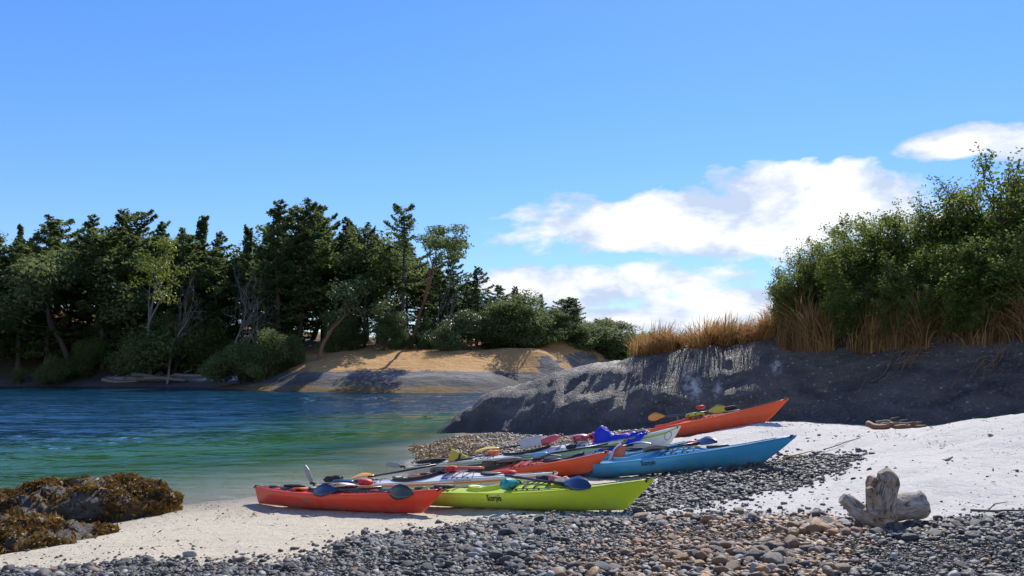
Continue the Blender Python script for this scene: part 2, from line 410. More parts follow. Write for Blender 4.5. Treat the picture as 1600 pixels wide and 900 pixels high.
for x, y, z in [(-8, 9, -.12), (-9.5, 5, .15), (-14, 12, -.9), (-8, 16, -.42), (-6, 20, -.60), (-5, 25, -.85), (-2.35, 17.4, -.05), (-2.5, 19.5, -.05), (-2.7, 15.7, -.03), (-10.5, 18.5, -.95), (-6, 32, -1.6), (-14, 25, -2.4),
                (-20, 40, -3.4), (0, 1, 1.05), (8, 1, 1.15), (-8, 0, .55), (14, 6, 1.4), (16, 14, 1.6), (16, 22, 1.3), (6, 26, .2),
                (-25, 10, -2.2), (-4.4, 17.5, -.20), (-5.2, 15.0, -.14), (-3.9, 22, -.15)]:
    gp.append((x, y, z))
g_tps = tps(gp, 2e-4)
def ground_h(x, y):
    x = np.asarray(x, float); y = np.asarray(y, float)
    dx = np.maximum(np.maximum(-24 - x, x - 17), 0); dy = np.maximum(np.maximum(-1 - y, y - 36), 0)
    far = sstep(0, 14, np.hypot(dx, dy))
    d = np.where((y < 8) & (x > -14), 1.0, -5.0)
    d = np.where((y < 8) & (x <= -14), -3.0, d); d = np.where((x > 17) & (y < 60), 1.6, d)
    return g_tps(np.clip(x, -38, 31), np.clip(y, -15, 50)) * (1 - far) + d * far
def lines(lo, hi, step, far):
    a = list(np.arange(lo, hi + step * .5, step)); s = step
    L, H = [], []; v = lo
    while v > -far: s *= 1.32; v -= s; L.append(v)
    v = hi; s = step
    while v < far: s *= 1.32; v += s; H.append(v)
    return np.array(L[::-1] + a + H)
gx = lines(-11, 11, .09, 5200); gy = lines(3.2, 21, .09, 5200)
X, Y = np.meshgrid(gx, gy); X = X.ravel(); Y = Y.ravel()
Z = ground_h(X, Y)
near = np.exp(-np.maximum(0, np.hypot(X, Y - 9) - 20) / 8)
PXg, PYg = proj(X, Y, Z)
POLY_G1 = [(-400, 905), (60, 893), (130, 886), (300, 880), (430, 882), (520, 862), (600, 838), (700, 824), (800, 812), (1000, 804), (1200, 800), (1330, 806), (1400, 822),
           (1480, 806), (1600, 798), (2300, 790), (2300, 4000), (-400, 4000)]
POLY_G2 = [(968, 796), (990, 772), (1040, 750), (1100, 738), (1180, 724), (1260, 713), (1352, 709), (1345, 720), (1300, 742), (1230, 762), (1130, 782), (1040, 790)]
POLY_K = [(630, 692), (700, 678), (760, 672), (850, 674), (960, 672), (1010, 668), (985, 678), (925, 690), (850, 700), (760, 712), (690, 722), (650, 716)]
POLY_OR = [(860, 905), (930, 860), (1010, 832), (1120, 815), (1240, 806), (1345, 812), (1330, 850), (1290, 905)]
wob = 9 * fbm(X * 1.3, Y * 1.3, octv=4, seed=3)
ahead = Y > 1.5
g1 = inpoly(PXg + wob * 2, PYg + wob, POLY_G1) & ahead
g1 |= (Y <= 4.6) & (X > -14)
g2 = inpoly(PXg + wob * 1.5, PYg + wob * .6, POLY_G2) & ahead
kk = inpoly(PXg + wob * 1.5, PYg + wob * .5, POLY_K) & ahead
gravel = (g1 | g2).astype(float)
kelp = kk.astype(float)
wet = sstep(.16, -.02, Z + .05 * fbm(X * .9, Y * .9, seed=8))
white = sstep(-.5, 2.5, X - .25 * (Y - 8)) * sstep(.25, .8, Z)
# drowned weed beds on the sea floor
wn = fbm(X * .35, Y * .35, seed=21)
sdl = (X + 4.75) * .82 + (Y - 19.6) * .57
bed = .9 * sstep(-.5, .7, sdl + .9 * wn + .35 * fbm(X * 1.4, Y * 1.4, seed=22)) * sstep(7.5, 4.5, np.hypot(X + 3.5, Y - 22.5)) * sstep(.0, -.06, Z)
bed = np.maximum(bed, sstep(.1, .4, wn + sstep(-1.4, -2.8, Z) * .6) * sstep(-1.4, -2.4, Z))
Z = Z + near * (.040 * fbm(X * 2.1, Y * 2.1, seed=5) + .014 * fbm(X * 9, Y * 9, octv=3, seed=6)) * sstep(-.3, .25, Z)
Z = Z - .015 * gravel * near
Z = np.where(Z < 0, Z * np.where(Y < 45, .33, .33 + .67 * sstep(45, 70, Y)), Z)      # a very gently shelving cove floor
ground = obj('beach', np.c_[X, Y, Z], grid_faces(len(gx), len(gy)), M_ground,
             attrs=dict(gravel=gravel, wet=wet, kelp=kelp, white=white, weed=bed))
tag(ground, 'shell sand and shingle beach running down into the cove', kind='structure')

# ------------------------------------------------------------------ water
wx = lines(-24, 6, .13, 5000)
wy = [8.0]
while wy[-1] < 90: wy.append(wy[-1] + max(.11, wy[-1] ** 2 / 5200))
while wy[-1] < 5000: wy.append(wy[-1] * 1.3)
wy = np.array([-5000, -1500, -400, -100, -20, 0, 4] + wy)
A, B = np.meshgrid(wx, wy); A = A.ravel(); B = B.ravel()
deep = np.clip(-ground_h(A, B), 0, 2.0) / 2.0
gst = .7 + .8 * sstep(-.3, .4, fbm(A * .05, B * .09, octv=3, seed=35))
wz = (.068 * fbm(A * .42 + .3 * B * .2, B * .85, octv=3, seed=31) + .036 * fbm(A * 1.25, B * 2.1 + A * .3, octv=3, seed=33)) * (.22 + .78 * deep ** .7) * gst
wz = wz * np.exp(-np.maximum(0, np.hypot(A + 10, B - 25) - 60) / 40) + .05 * fbm(A * .12, B * .3, octv=2, seed=36) * sstep(20, 45, B) * np.exp(-np.maximum(0, B - 90) / 30)
calm = np.exp(-deep * 3.2)
nx, ny = len(wx), len(wy)
Vw = np.c_[A, B, wz]; Fw = grid_faces(nx, ny)
# a closed body: rim down to a floor below the sea bed
rim = np.r_[np.arange(nx), np.arange(1, ny) * nx + nx - 1, (ny - 1) * nx + np.arange(nx - 2, -1, -1), np.arange(ny - 2, 0, -1) * nx]
n0 = len(Vw); low = Vw[rim].copy(); low[:, 2] = -9
ctr = np.array([[0, 0, -9.0]]); Vw2 = np.r_[Vw, low, ctr]; m = len(rim); i = np.arange(m); j = (i + 1) % m
side = np.c_[rim[i], n0 + i, n0 + j, rim[j]]
fl = np.c_[n0 + i, np.full(m, n0 + m), n0 + j]
Fall = [tuple(q) for q in Fw] + [tuple(q) for q in side] + [tuple(q) for q in fl]
sea = obj('sea', Vw2, Fall, M_water, attrs=dict(calm=np.r_[calm, np.zeros(m + 1)], depth=np.r_[np.clip(-ground_h(A, B) / 3, 0, 1), np.ones(m + 1)]))
tag(sea, 'rippled blue green water of the cove', kind='structure')

# ------------------------------------------------------------------ headland on the right
hp = []
SIL = [(712, 662, 29.6), (745, 641, 29), (790, 615, 29.0), (870, 590, 28.0), (960, 566, 26.9), (1060, 549, 25.6), (1150, 538, 24.6), (1215, 531, 23.4), (1330, 519, 22.0), (1450, 512, 20.6), (1600, 503, 19.0), (1800, 498, 17.2), (2100, 490, 15)]
MID = [(760, 662, 28.4), (830, 640, 27.2), (920, 618, 25.8), (1050, 600, 24.0), (1200, 585, 22.2), (1350, 575, 20.6), (1500, 568, 18.9), (1700, 560, 17.0)]
BASE = [(728, 678, 29), (760, 684, 27.6), (850, 683, 25.8), (1000, 672, 23.2), (1150, 664, 21.5), (1250, 664, 20.3), (1400, 668, 18.4), (1600, 668, 16.6), (1800, 668, 14.8)]
for q in SIL: hp.append(P(*q))
for q in MID: hp.append(P(*q))
for q in BASE:
    a = P(*q); hp.append(a); hp.append(a + Vector((-.15, -.9, -.9))); hp.append(a + Vector((-.3, -2.2, -1.9)))
for k, q in enumerate(SIL):
    a = P(*q); r = sstep(1180, 1420, q[0])
    hp.append(a + Vector((.2, 2.2, -.25 + .5 * r))); hp.append(a + Vector((.5, 5.5, -1.3 + 2.2 * r))); hp.append(a + Vector((1, 11, -3.4 + 5.0 * r)))
hp += [(-4.5, 28, -1.6), (-4.5, 34, -2), (-3, 40, -3), (3, 46, -3)]
h_tps = tps(hp, 1e-4)
def head_h(x, y):
    return h_tps(x, y)
hx = np.arange(-4.5, 24, .11); hy = np.arange(11.5, 46, .13)
A, B = np.meshgrid(hx, hy); A = A.ravel(); B = B.ravel(); C = head_h(A, B)
st = fbm(A * .22 + C * .3, B * .35, C * 1.6, octv=4, seed=41)
rdg = 1 - np.abs(fbm(A * .55 + B * .2, B * .9 - A * .15, C * 1.2, octv=4, seed=48, gain=.55)) * 2.2
C2 = C + .10 * fbm(A * .5, B * .5, octv=4, seed=42) + .16 * st + .11 * (rdg - .5) + .11 * fbm(A * 2.2, B * 2.2, C * 2.2, octv=4, seed=44, gain=.62)
dent = np.maximum(0, fbm(A * 1.4, B * 1.4, C * 2.0, octv=3, seed=47) - .34); C2 -= .35 * dent
C2 -= .07 * np.exp(-((np.abs(fbm(A * .35 + 3, B * .5, C * .9, octv=2, seed=49))) / .035) ** 2)
hpx, hpy = proj(A, B, C2)
tide = sstep(.95, .25, C2 + .25 * fbm(A * .8, B * .8, seed=45) - .015 * A)
pale = np.zeros_like(A)
for (cx, cy, rx, ry) in [(1082, 602, 16, 22), (1120, 607, 6, 11), (1215, 572, 12, 14)]:
    pale = np.maximum(pale, sstep(1.15, .35, np.hypot((hpx - cx) / rx, (hpy - cy) / ry) + .5 * fbm(A * 2.5, B * 2.5, C * 2.5, seed=46)))
headland = obj('rocky_headland', np.c_[A, B, C2], grid_faces(len(hx), len(hy)), M_rock, attrs=dict(tide=tide, pale=pale))
tag(headland, 'dark rounded rock headland behind the kayaks', kind='structure')

# ------------------------------------------------------------------ far shore of the cove
ip = []
for q in [(-300, 603, 104), (-100, 603, 104), (60, 604, 103), (200, 605, 99), (330, 607, 92), (450, 611, 80), (600, 613.5, 75), (700, 613.5, 75), (790, 612, 78), (812, 604, 84)]:
    a = P(*q); ip.append(a); ip.append((a.x, a.y - 7, a.z - 1.8)); ip.append((a.x, a.y - 16, a.z - 3))
for q in [(200, 594, 103), (390, 592, 97), (300, 590, 104), (0, 565, 110), (0, 494, 124), (110, 496, 122), (-300, 482, 130), (240, 562, 110), (200, 520, 122), (330, 540, 116), (400, 562, 106), (420, 556, 104),
          (430, 597, 84), (500, 588, 82), (600, 590, 80), (680, 588, 80), (760, 590, 82), (480, 567, 90), (560, 550, 96), (650, 547, 97), (735, 562, 90), (700, 574, 86), (620, 570, 87),
          (825, 545, 99), (795, 548, 97), (765, 575, 88), (800, 590, 88), (850, 556, 93), (870, 540, 100), (905, 539.5, 103), (960, 560, 112), (930, 582, 100), (880, 600, 92), (770, 538, 104), (500, 545, 112), (600, 535, 116)]:
    ip.append(P(*q))
ip += [(-100, 150, 11), (-60, 150, 10), (-30, 140, 8), (-5, 130, 5), (12, 125, 1.5), (22, 115, -2), (20, 100, -2.4), (12, 86, -2.5), (6, 76, -2.5), (30, 140, -3), (-110, 120, 9)]
i_tps = tps(ip, 1e-4)
def isl_h(x, y): return i_tps(x, y)
ix = np.arange(-112, 30, .5); iy = np.arange(58, 152, .5)
A, B = np.meshgrid(ix, iy); A = A.ravel(); B = B.ravel(); C = isl_h(A, B)
hi = sstep(0, 1.2, C)
led = fbm(A * .05, B * .1, C * .8, octv=4, seed=51)
C2 = C + hi * (.30 * fbm(A * .12, B * .16, octv=4, seed=52) + .30 * led + .16 * fbm(A * .7, B * .7, octv=3, seed=53))
q_, r_ = proj(A, B, C2)
gold = 1.3 * sstep(1.5, 2.3, C2 + .6 * fbm(A * .15, B * .15, seed=54)) * sstep(380, 470, q_)
gold = np.maximum(gold, sstep(6.5, 8.5, C2))
sy_, sx_ = np.gradient(C2.reshape(len(iy), len(ix)), .5); slope = np.hypot(sx_, sy_).ravel()
gold = gold * sstep(1.25, .70, slope + .25 * fbm(A * .5, B * .5, seed=57)) * sstep(1.4, 2.1, C2)
soil = sstep(475, 400, q_ + 60 * fbm(A * .1, B * .1, seed=55)) * sstep(.5, 1.3, C2) * (1 - sstep(7.2, 8.2, C2))
soil = np.maximum(soil, sstep(104, 110, B) * sstep(900, 800, q_) * .85 * (1 - sstep(7.2, 8.2, C2)))
beach_m = inpoly(q_, r_, [(160, 588), (398, 586), (392, 593.5), (300, 595), (180, 595)]).astype(float)
kelp_i = sstep(.75, .25, C2 + .3 * fbm(A * .4, B * .4, seed=56)) * (1 - .75 * sstep(420, 250, q_)) * sstep(800, 700, q_)
isl = obj('island_shore', np.c_[A, B, C2], grid_faces(len(ix), len(iy)), M_island,
          attrs=dict(gold=gold, soil=np.clip(soil, 0, 1), beach=beach_m, kelp=kelp_i, tide=sstep(1.75, .95, C2 + .7 * fbm(A * .15, B * .3, octv=3, seed=58)) * (1 - kelp_i) * (1 - beach_m)))
tag(isl, 'rocky far shore of the cove with dry grass on top', kind='structure')

# distant wooded island seen through the gap
dx_ = np.arange(-40, 150, 2.0); dy_ = np.arange(430, 520, 4.0)
A, B = np.meshgrid(dx_, dy_); A = A.ravel(); B = B.ravel()
C = 16 * np.clip(1 - ((B - 475) / 44) ** 2, 0, 1) * np.clip(1 - ((A - 60) / 95) ** 2, 0, 1) * (1 + .3 * fbm(A * .05, B * .05, seed=61)) - 1
far_isl = obj('distant_island', np.c_[A, B, C], grid_faces(len(dx_), len(dy_)), M_island, attrs=dict(gold=A * 0, soil=A * 0 + 1, beach=A * 0, kelp=A * 0))
tag(far_isl, 'low wooded island far beyond the cove', kind='structure')

# ================================================================== STONES
def ico(sub):
    bm = bmesh.new(); bmesh.ops.create_icosphere(bm, subdivisions=sub, radius=1)
    v = np.array([q.co[:] for q in bm.verts]); f = np.array([[q.index for q in g.verts] for g in bm.faces]); bm.free(); return v, f
ICO1, ICO2 = ico(1), ico(2)
def stone_shape(seed, base):
    v, f = base; r = np.random.default_rng(seed)
    p = r.uniform(2.1, 3.2); u = v / (np.abs(v) ** p).sum(1, keepdims=True) ** (1 / p)
    for _ in range(9):                      # a few flats knocked off
        n = r.normal(size=3); n /= np.linalg.norm(n); c = r.uniform(.5, .9); d = u @ n
        u = u - np.maximum(0, d - c)[:, None] * n * .85
    u = u * (1 + .09 * fbm(u[:, 0] * 2 + seed, u[:, 1] * 2, u[:, 2] * 2, octv=2, seed=seed))[:, None]
    return u * np.array([1, r.uniform(.65, .95), r.uniform(.42, .72)])
SH1 = [stone_shape(100 + k, ICO1) for k in range(12)]; SH2 = [stone_shape(200 + k, ICO2) for k in range(12)]
def rotm(yaw, t1, t2):
    cy, sy = np.cos(yaw), np.sin(yaw); M = np.zeros((len(yaw), 3, 3))
    M[:, 0, 0] = cy; M[:, 0, 1] = -sy; M[:, 1, 0] = sy; M[:, 1, 1] = cy; M[:, 2, 2] = 1
    T = np.zeros_like(M); c, s_ = np.cos(t1), np.sin(t1); T[:, 0, 0] = 1; T[:, 1, 1] = c; T[:, 1, 2] = -s_; T[:, 2, 1] = s_; T[:, 2, 2] = c
    U = np.zeros_like(M); c, s_ = np.cos(t2), np.sin(t2); U[:, 1, 1] = 1; U[:, 0, 0] = c; U[:, 0, 2] = s_; U[:, 2, 0] = -s_; U[:, 2, 2] = c
    return M @ T @ U
PAL = {'dark': [(.034, .033, .032), (.05, .048, .046), (.075, .072, .068), (.11, .105, .098), (.19, .18, .165), (.06, .048, .038)],
       'orange': [(.34, .15, .035), (.42, .21, .06), (.28, .15, .06), (.22, .12, .05), (.14, .10, .065), (.46, .27, .10)],
       'shell': [(.55, .50, .42), (.05, .05, .05), (.12, .10, .08), (.30, .26, .20), (.62, .58, .52)],
       'weedy': [(.05, .035, .015), (.20, .11, .025), (.30, .18, .05), (.09, .075, .05), (.30, .28, .24), (.03, .028, .02)]}
def scatter(n, poly, xr, dr, rmed, rsig, rmax, mind=0):
    """positions on the beach inside an outline, radii lognormal"""
    x = RNG.uniform(*xr, n); y = RNG.uniform(*dr, n); z = ground_h(x, y)
    px, py = proj(x, y, z); wb = fbm(x * 1.3, y * 1.3, octv=4, seed=3) * 9
    fz = np.where(RNG.random(n) < .12, 4.0, 1.0); k = inpoly(px + 2 * wb + RNG.normal(0, 9, n) * fz, py + wb + RNG.normal(0, 4, n) * fz, poly) & (z > -.05)
    x, y, z, px, py = (q[k] for q in (x, y, z, px, py))
    r = np.minimum(rmax, rmed * np.exp(RNG.normal(0, rsig, len(x))))
    return x, y, z, px, py, r
def micro(x, y, z):     # the same fine relief as the beach sheet
    return z + .040 * fbm(x * 2.1, y * 2.1, seed=5) + .014 * fbm(x * 9, y * 9, octv=3, seed=6)
def pile(name, x, y, z, r, cols, shapes, faces, parent, sink=.35):
    n = len(x); z = z + r * (.5 - sink) ; M = rotm(RNG.uniform(0, 6.28, n), RNG.normal(0, .25, n), RNG.normal(0, .25, n))
    pick = RNG.integers(0, len(shapes), n); sh = np.array(shapes)[pick]
    V = np.einsum('nij,nvj->nvi', M, sh * r[:, None, None]) + np.stack([x, y, z], 1)[:, None]
    nv = sh.shape[1]; F = faces[None] + (np.arange(n) * nv)[:, None, None]
    o = obj(name, V.reshape(-1, 3), F.reshape(-1, 3), M_stone, parent, attrs=dict(col=np.repeat(cols, nv, 0)))
    tag(o, kind='stuff'); return o
def palcol(kind, n):
    c = np.array(PAL[kind])[RNG.integers(0, len(PAL[kind]), n)]
    return c * RNG.uniform(.38, 1.05, (n, 1)) * np.array([1.06, 1.0, .92])
# foreground shingle
x, y, z, px, py, r = scatter(165000, POLY_G1, (-6.5, 6.5), (4.2, 9.0), .0100, .62, .055)
keep = (px > -120) & (px < 1720) & (py < 985); x, y, z, px, py, r = (q[keep] for q in (x, y, z, px, py, r))
orange = inpoly(px + RNG.normal(0, 40, len(px)), py + RNG.normal(0, 12, len(px)), POLY_OR) & (RNG.random(len(px)) < .85)
r = r * np.where(orange, 1.25, 1.0) * (.8 + .5 * sstep(-.35, .45, fbm(x * 1.1, y * 1.1, seed=71)))
cols = np.where(orange[:, None], palcol('orange', len(x)), palcol('dark', len(x)))
rusty = (RNG.random(len(x)) < .05); cols[rusty] = palcol('orange', rusty.sum())
pale_s = (RNG.random(len(x)) < .05); cols[pale_s] = np.array([.33, .32, .30])
z = micro(x, y, z)
vis = (r / y) * ((px > 0) & (px < 1600) & (py < 896)); order = np.argsort(-vis); big = order[:300]; rest = order[300:]
print('stones', len(x))
near_i = rest[r[rest] > .022]; small_i = rest[r[rest] <= .022]
pile('shingle', x[near_i], y[near_i], z[near_i], r[near_i], cols[near_i], SH2, ICO2[1], ground)
pile('fine_shingle', x[small_i], y[small_i], z[small_i], r[small_i], cols[small_i], SH1, ICO1[1], ground)
ME = {}
SH3 = [stone_shape(300 + k, ico(3)) for k in range(8)]; F3 = ico(3)[1]
for q, i in enumerate(big):
    ci = int(np.argmin(np.abs(np.array(PAL['dark'] + PAL['orange'] + [(.33, .32, .30)]) - cols[i]).sum(1))); key = (q % 8, ci)
    if key not in ME:
        c = (PAL['dark'] + PAL['orange'] + [(.33, .32, .30)])[ci]
        ME[key] = new_mesh('stone', SH3[key[0]], F3, M_stone, attrs=dict(col=np.tile(c, (len(SH3[0]), 1))))
    link('stone', ME[key], ground, Matrix.Translation((x[i], y[i], z[i] + r[i] * .22)) @ Euler((RNG.normal(0, .2), RNG.normal(0, .2), RNG.uniform(0, 6.28))).to_matrix().to_4x4() @ Matrix.Scale(r[i], 4))
# the dark gravel band among the boats, weedy shell gravel by the headland, loose bits on the sand
x, y, z, px, py, r = scatter(42000, POLY_G2, (.8, 6.6), (7.5, 13.0), .019, .5, .07)
pile('dark_gravel', x, y, micro(x, y, z), r, palcol('dark', len(x)) * .9, SH1, ICO1[1], ground, .3)
x, y, z, px, py, r = scatter(48000, POLY_K, (-4.5, 5), (14, 25), .028, .4, .08)
lw = (RNG.random(len(x)) < sstep(860, 660, px) * .75); cols = np.where(lw[:, None], palcol('weedy', len(x)), palcol('shell', len(x)) * .8)
pile('weedy_gravel', x, y, micro(x, y, z), r, cols, SH1, ICO1[1], ground, .3)
n = 20000; x = RNG.uniform(-7, 10, n); y = RNG.uniform(5, 20, n) ; z = ground_h(x, y); px, py = proj(x, y, z)
k = (z > .0) & (RNG.random(n) < np.clip(.25 + 1.3 * fbm(x * .8, y * .8, seed=73), .05, 1)); x, y, z = x[k], y[k], z[k]
r = np.minimum(.04, .008 * np.exp(RNG.normal(0, .5, len(x))))
pile('loose_pebbles', x, y, micro(x, y, z), r, palcol('shell', len(x)) * .75, SH1, ICO1[1], ground, .3)

# ================================================================== WEED-COVERED ROCKS on the left
def leaf_cards(P0, N, size, asp, rng, tilt=.6, bend=True):
    """pointed leaf quads at points P0 with normals scattered about N"""
    n = len(P0); N = N + rng.normal(0, tilt, (n, 3)); N /= np.linalg.norm(N, axis=1, keepdims=True) + 1e-9
    t = np.cross(N, rng.normal(size=(n, 3))); t /= np.linalg.norm(t, axis=1, keepdims=True) + 1e-9; b = np.cross(N, t)
    s_ = size[:, None]
    V = np.stack([P0 - t * s_ * .5, P0 + b * s_ * asp * .5 + N * s_ * .08, P0 + t * s_ * .5, P0 - b * s_ * asp * .5 + N * s_ * .08], 1).reshape(-1, 3)
    F = np.arange(n * 4).reshape(n, 4); return V, F
M_wrack = leaf_mat('dry_wrack', (.03, .022, .015), (.16, .11, .07), .1, .8)
n = 30000; x = RNG.uniform(-6, 12, n); y = RNG.uniform(6, 19, n); z = ground_h(x, y); px, py = proj(x, y, z)
ln = np.minimum(np.abs(z - 1.17 - .05 * fbm(x * .5, y * .5, seed=78)), np.minimum(np.abs(z - .80 - .05 * fbm(x * .6, y * .6, seed=79)), np.abs(z - .13 - .04 * fbm(x * .6, y * .6, seed=80))))
k = (z > .02) & (RNG.random(n) < .55 * np.exp(-(ln / .025) ** 2) * np.clip(.5 + 1.5 * fbm(x * 1.1, y * 1.1, seed=82), 0, 1) + .018); x, y, z = x[k], y[k], micro(x[k], y[k], z[k])
Vl, Fl = leaf_cards(np.c_[x, y, z + .012], np.tile([0, 0, 1.0], (len(x), 1)), RNG.uniform(.02, .085, len(x)), .22, RNG, .35)
tag(obj('dry_wrack', Vl, Fl, M_wrack, ground, False, dict(tint=np.repeat(RNG.beta(1.5, 2, len(x)), 4))), kind='stuff')
def weed_rock(name, label, c, rx, ry, rz, seed, nweed, yaw=0.0):
    root = thing(name, Matrix.Translation(c) @ Matrix.Rotation(yaw, 4, 'Z'), label, 'rock', 'weed covered rocks at the water')
    V, F = blob(rx, ry, rz, seed, .30, 1.3, 6, 0, 2.5)
    fine = .05 * fbm(V[:, 0] * 3.1, V[:, 1] * 3.1, V[:, 2] * 3.1, octv=5, seed=seed + 9, gain=.6) ; V = V * (1 + fine / np.maximum(.3, np.linalg.norm(V, axis=1)))[:, None]
    V[:, 2] -= .34 * np.maximum(0, fbm(V[:, 0] * 1.9, V[:, 1] * 1.9, octv=4, seed=seed + 4) + .05); V[:, 2] += .12 * (.5 - np.abs(fbm(V[:, 0] * 2.6, V[:, 1] * 2.6, octv=3, seed=seed + 5)) * 2)
    z0 = np.zeros(len(V)); obj('rock_body', V, F, M_rock, root, attrs=dict(tide=z0 + .75, pale=z0))
    tri = V[F]; nn = np.cross(tri[:, 1] - tri[:, 0], tri[:, 2] - tri[:, 0]); ar = np.linalg.norm(nn, axis=1); nn = nn / (ar[:, None] + 1e-12)
    cen = tri.mean(1); patch = fbm(cen[:, 0] * 1.6, cen[:, 1] * 1.6, cen[:, 2] * 1.6, octv=3, seed=seed + 2)
    wgt = ar * (cen[:, 2] > -rz * .75) * np.clip(.35 + 2.4 * patch, .04, 1.6); wgt /= wgt.sum()
    rng = np.random.default_rng(seed); k = rng.choice(len(F), nweed, p=wgt); bc = rng.dirichlet((1, 1, 1), nweed)
    p0 = np.einsum('nk,nkj->nj', bc, tri[k]) + nn[k] * .015
    hue = fbm(p0[:, 0] * 2.2, p0[:, 1] * 2.2, p0[:, 2] * 2.2, octv=2, seed=seed + 6)
    tint = np.clip(rng.beta(1.3, 2.1, nweed) + .7 * hue, 0, 1)
    Vl, Fl = leaf_cards(p0, nn[k] + np.array([0, 0, -.3]), rng.uniform(.045, .15, nweed), .32, rng, .5)
    tag(obj('rockweed', Vl, Fl, M_weed, root, smooth=False, attrs=dict(tint=np.repeat(tint, 4))), kind='stuff')
    n2 = nweed // 14; k = rng.choice(len(F), n2, p=wgt); p0 = tri[k].mean(1) + rng.normal(0, .02, (n2, 3)) + nn[k] * .02
    sh = np.array(SH1)[rng.integers(0, 12, n2)] * rng.uniform(.006, .015, n2)[:, None, None] + p0[:, None]
    tag(obj('barnacles', sh.reshape(-1, 3), (ICO1[1][None] + (np.arange(n2) * len(ICO1[0]))[:, None, None]).reshape(-1, 3), M_stone, root,
            attrs=dict(col=np.repeat(np.array([(.50, .48, .44), (.34, .32, .3), (.16, .15, .14)])[rng.integers(0, 3, n2)], len(ICO1[0]), 0))), kind='stuff')
    return root
c = P(135, 800, 12.9); weed_rock('seaweed_rock', 'long dark brown rockweed covered boulder at the edge of the green water', (c.x - .15, c.y, .03), 1.42, .85, .46, 3, 13000, R(-6))
c = P(35, 858, 9.5); weed_rock('seaweed_rock', 'lower golden brown rockweed mound in the bottom left corner beside the shell sand', (c.x - .45, c.y + .15, .05), 1.25, 1.25, .40, 8, 13000, R(14))

n = 16000; x = RNG.uniform(-5, 4.5, n); y = RNG.uniform(14, 25, n); z = ground_h(x, y); px, py = proj(x, y, z)
k = inpoly(px, py, POLY_K) & (z > -.08) & (RNG.random(n) < np.clip(sstep(840, 650, px) + .5 * fbm(x * 1.2, y * 1.2, seed=77), 0, 1)); x, y, z = x[k], y[k], micro(x[k], y[k], z[k])
Vl, Fl = leaf_cards(np.c_[x, y, z + .03], np.tile([0, 0, 1.0], (len(x), 1)), RNG.uniform(.05, .14, len(x)), .4, RNG, .5)
tag(obj('beached_rockweed', Vl, Fl, M_weed, ground, False, dict(tint=np.repeat(np.clip(RNG.beta(2, 1.6, len(x)), 0, 1), 4))), kind='stuff')
# ================================================================== KAYAKS
M_black = plain('black_rubber', (.018, .018, .02), .5, .3, 20, .2)
M_cord = plain('bungee_cord', (.02, .02, .024), .7)
M_grey = plain('rudder_metal', (.30, .31, .33), .4, .1)
M_liner = plain('cockpit_shell', (.03, .03, .034), .7)
def paint(name, c, rough=.36, trans=.12, coat=.25):
    def f(t):
        o = t('ShaderNodeTexCoord').outputs['Object']
        mp = t('ShaderNodeMapping', {'Vector': o, 'Scale': (.6, 6, 14)}).outputs[0]
        n, sc_ = t.noise(o, 2.2, 5, .6), t.noise(mp, 9, 5, .75)
        cc = t.mix(n, tuple(v * .86 for v in c), tuple(min(.9, v * 1.05) for v in c))
        scr = t.ramp(sc_, [(.60, 0), (.66, 1)]); z = t('ShaderNodeSeparateXYZ', {0: o}).outputs[2]
        low = t.math('SUBTRACT', 1.0, t.math('DIVIDE', z, .16), clamp=True)
        cc = t.mix(t.math('MULTIPLY', scr, .30), cc, tuple(.55 * v + .22 for v in c))
        dust = t.math('MULTIPLY', low, t.ramp(t.noise(o, 7, 6, .7), [(.42, 0), (.62, 1)]))
        cc = t.mix(t.math('MULTIPLY', dust, .45), cc, (.42, .37, .29))
        r = t.math('ADD', t.math('MULTIPLY_ADD', n, .22, rough - .10), t.math('ADD', t.math('MULTIPLY', scr, .2), t.math('MULTIPLY', dust, .3)), clamp=True)
        b = bsdf(t, cc, r, bump(t, sc_, .08, .004), Coat_Weight=coat, Coat_Roughness=.15)
        if not trans: return b
        tr = t('ShaderNodeBsdfTranslucent', {'Color': cc})
        return t('ShaderNodeMixShader', {0: trans, 1: b.outputs[0], 2: tr.outputs[0]})
    return mat(name, f)
M_red, M_orange = paint('red_hull_plastic', (.80, .055, .016)), paint('orange_hull_plastic', (.82, .10, .018))
M_lime, M_blue = paint('lime_hull_plastic', (.62, .76, .03)), paint('blue_hull_plastic', (.05, .36, .64))
M_white, M_cream = paint('white_gelcoat', (.80, .80, .78), .25, 0, .5), paint('cream_gelcoat', (.76, .76, .66), .25, .05, .5)
M_ostripe, M_gstripe = paint('orange_stripe', (.75, .27, .04)), paint('green_stripe', (.33, .62, .10))
M_skyblue = paint('light_blue_plastic', (.12, .42, .68))
M_letter = plain('black_lettering', (.012, .012, .016), .5)
M_lettergrey = plain('grey_lettering', (.30, .24, .23), .5)

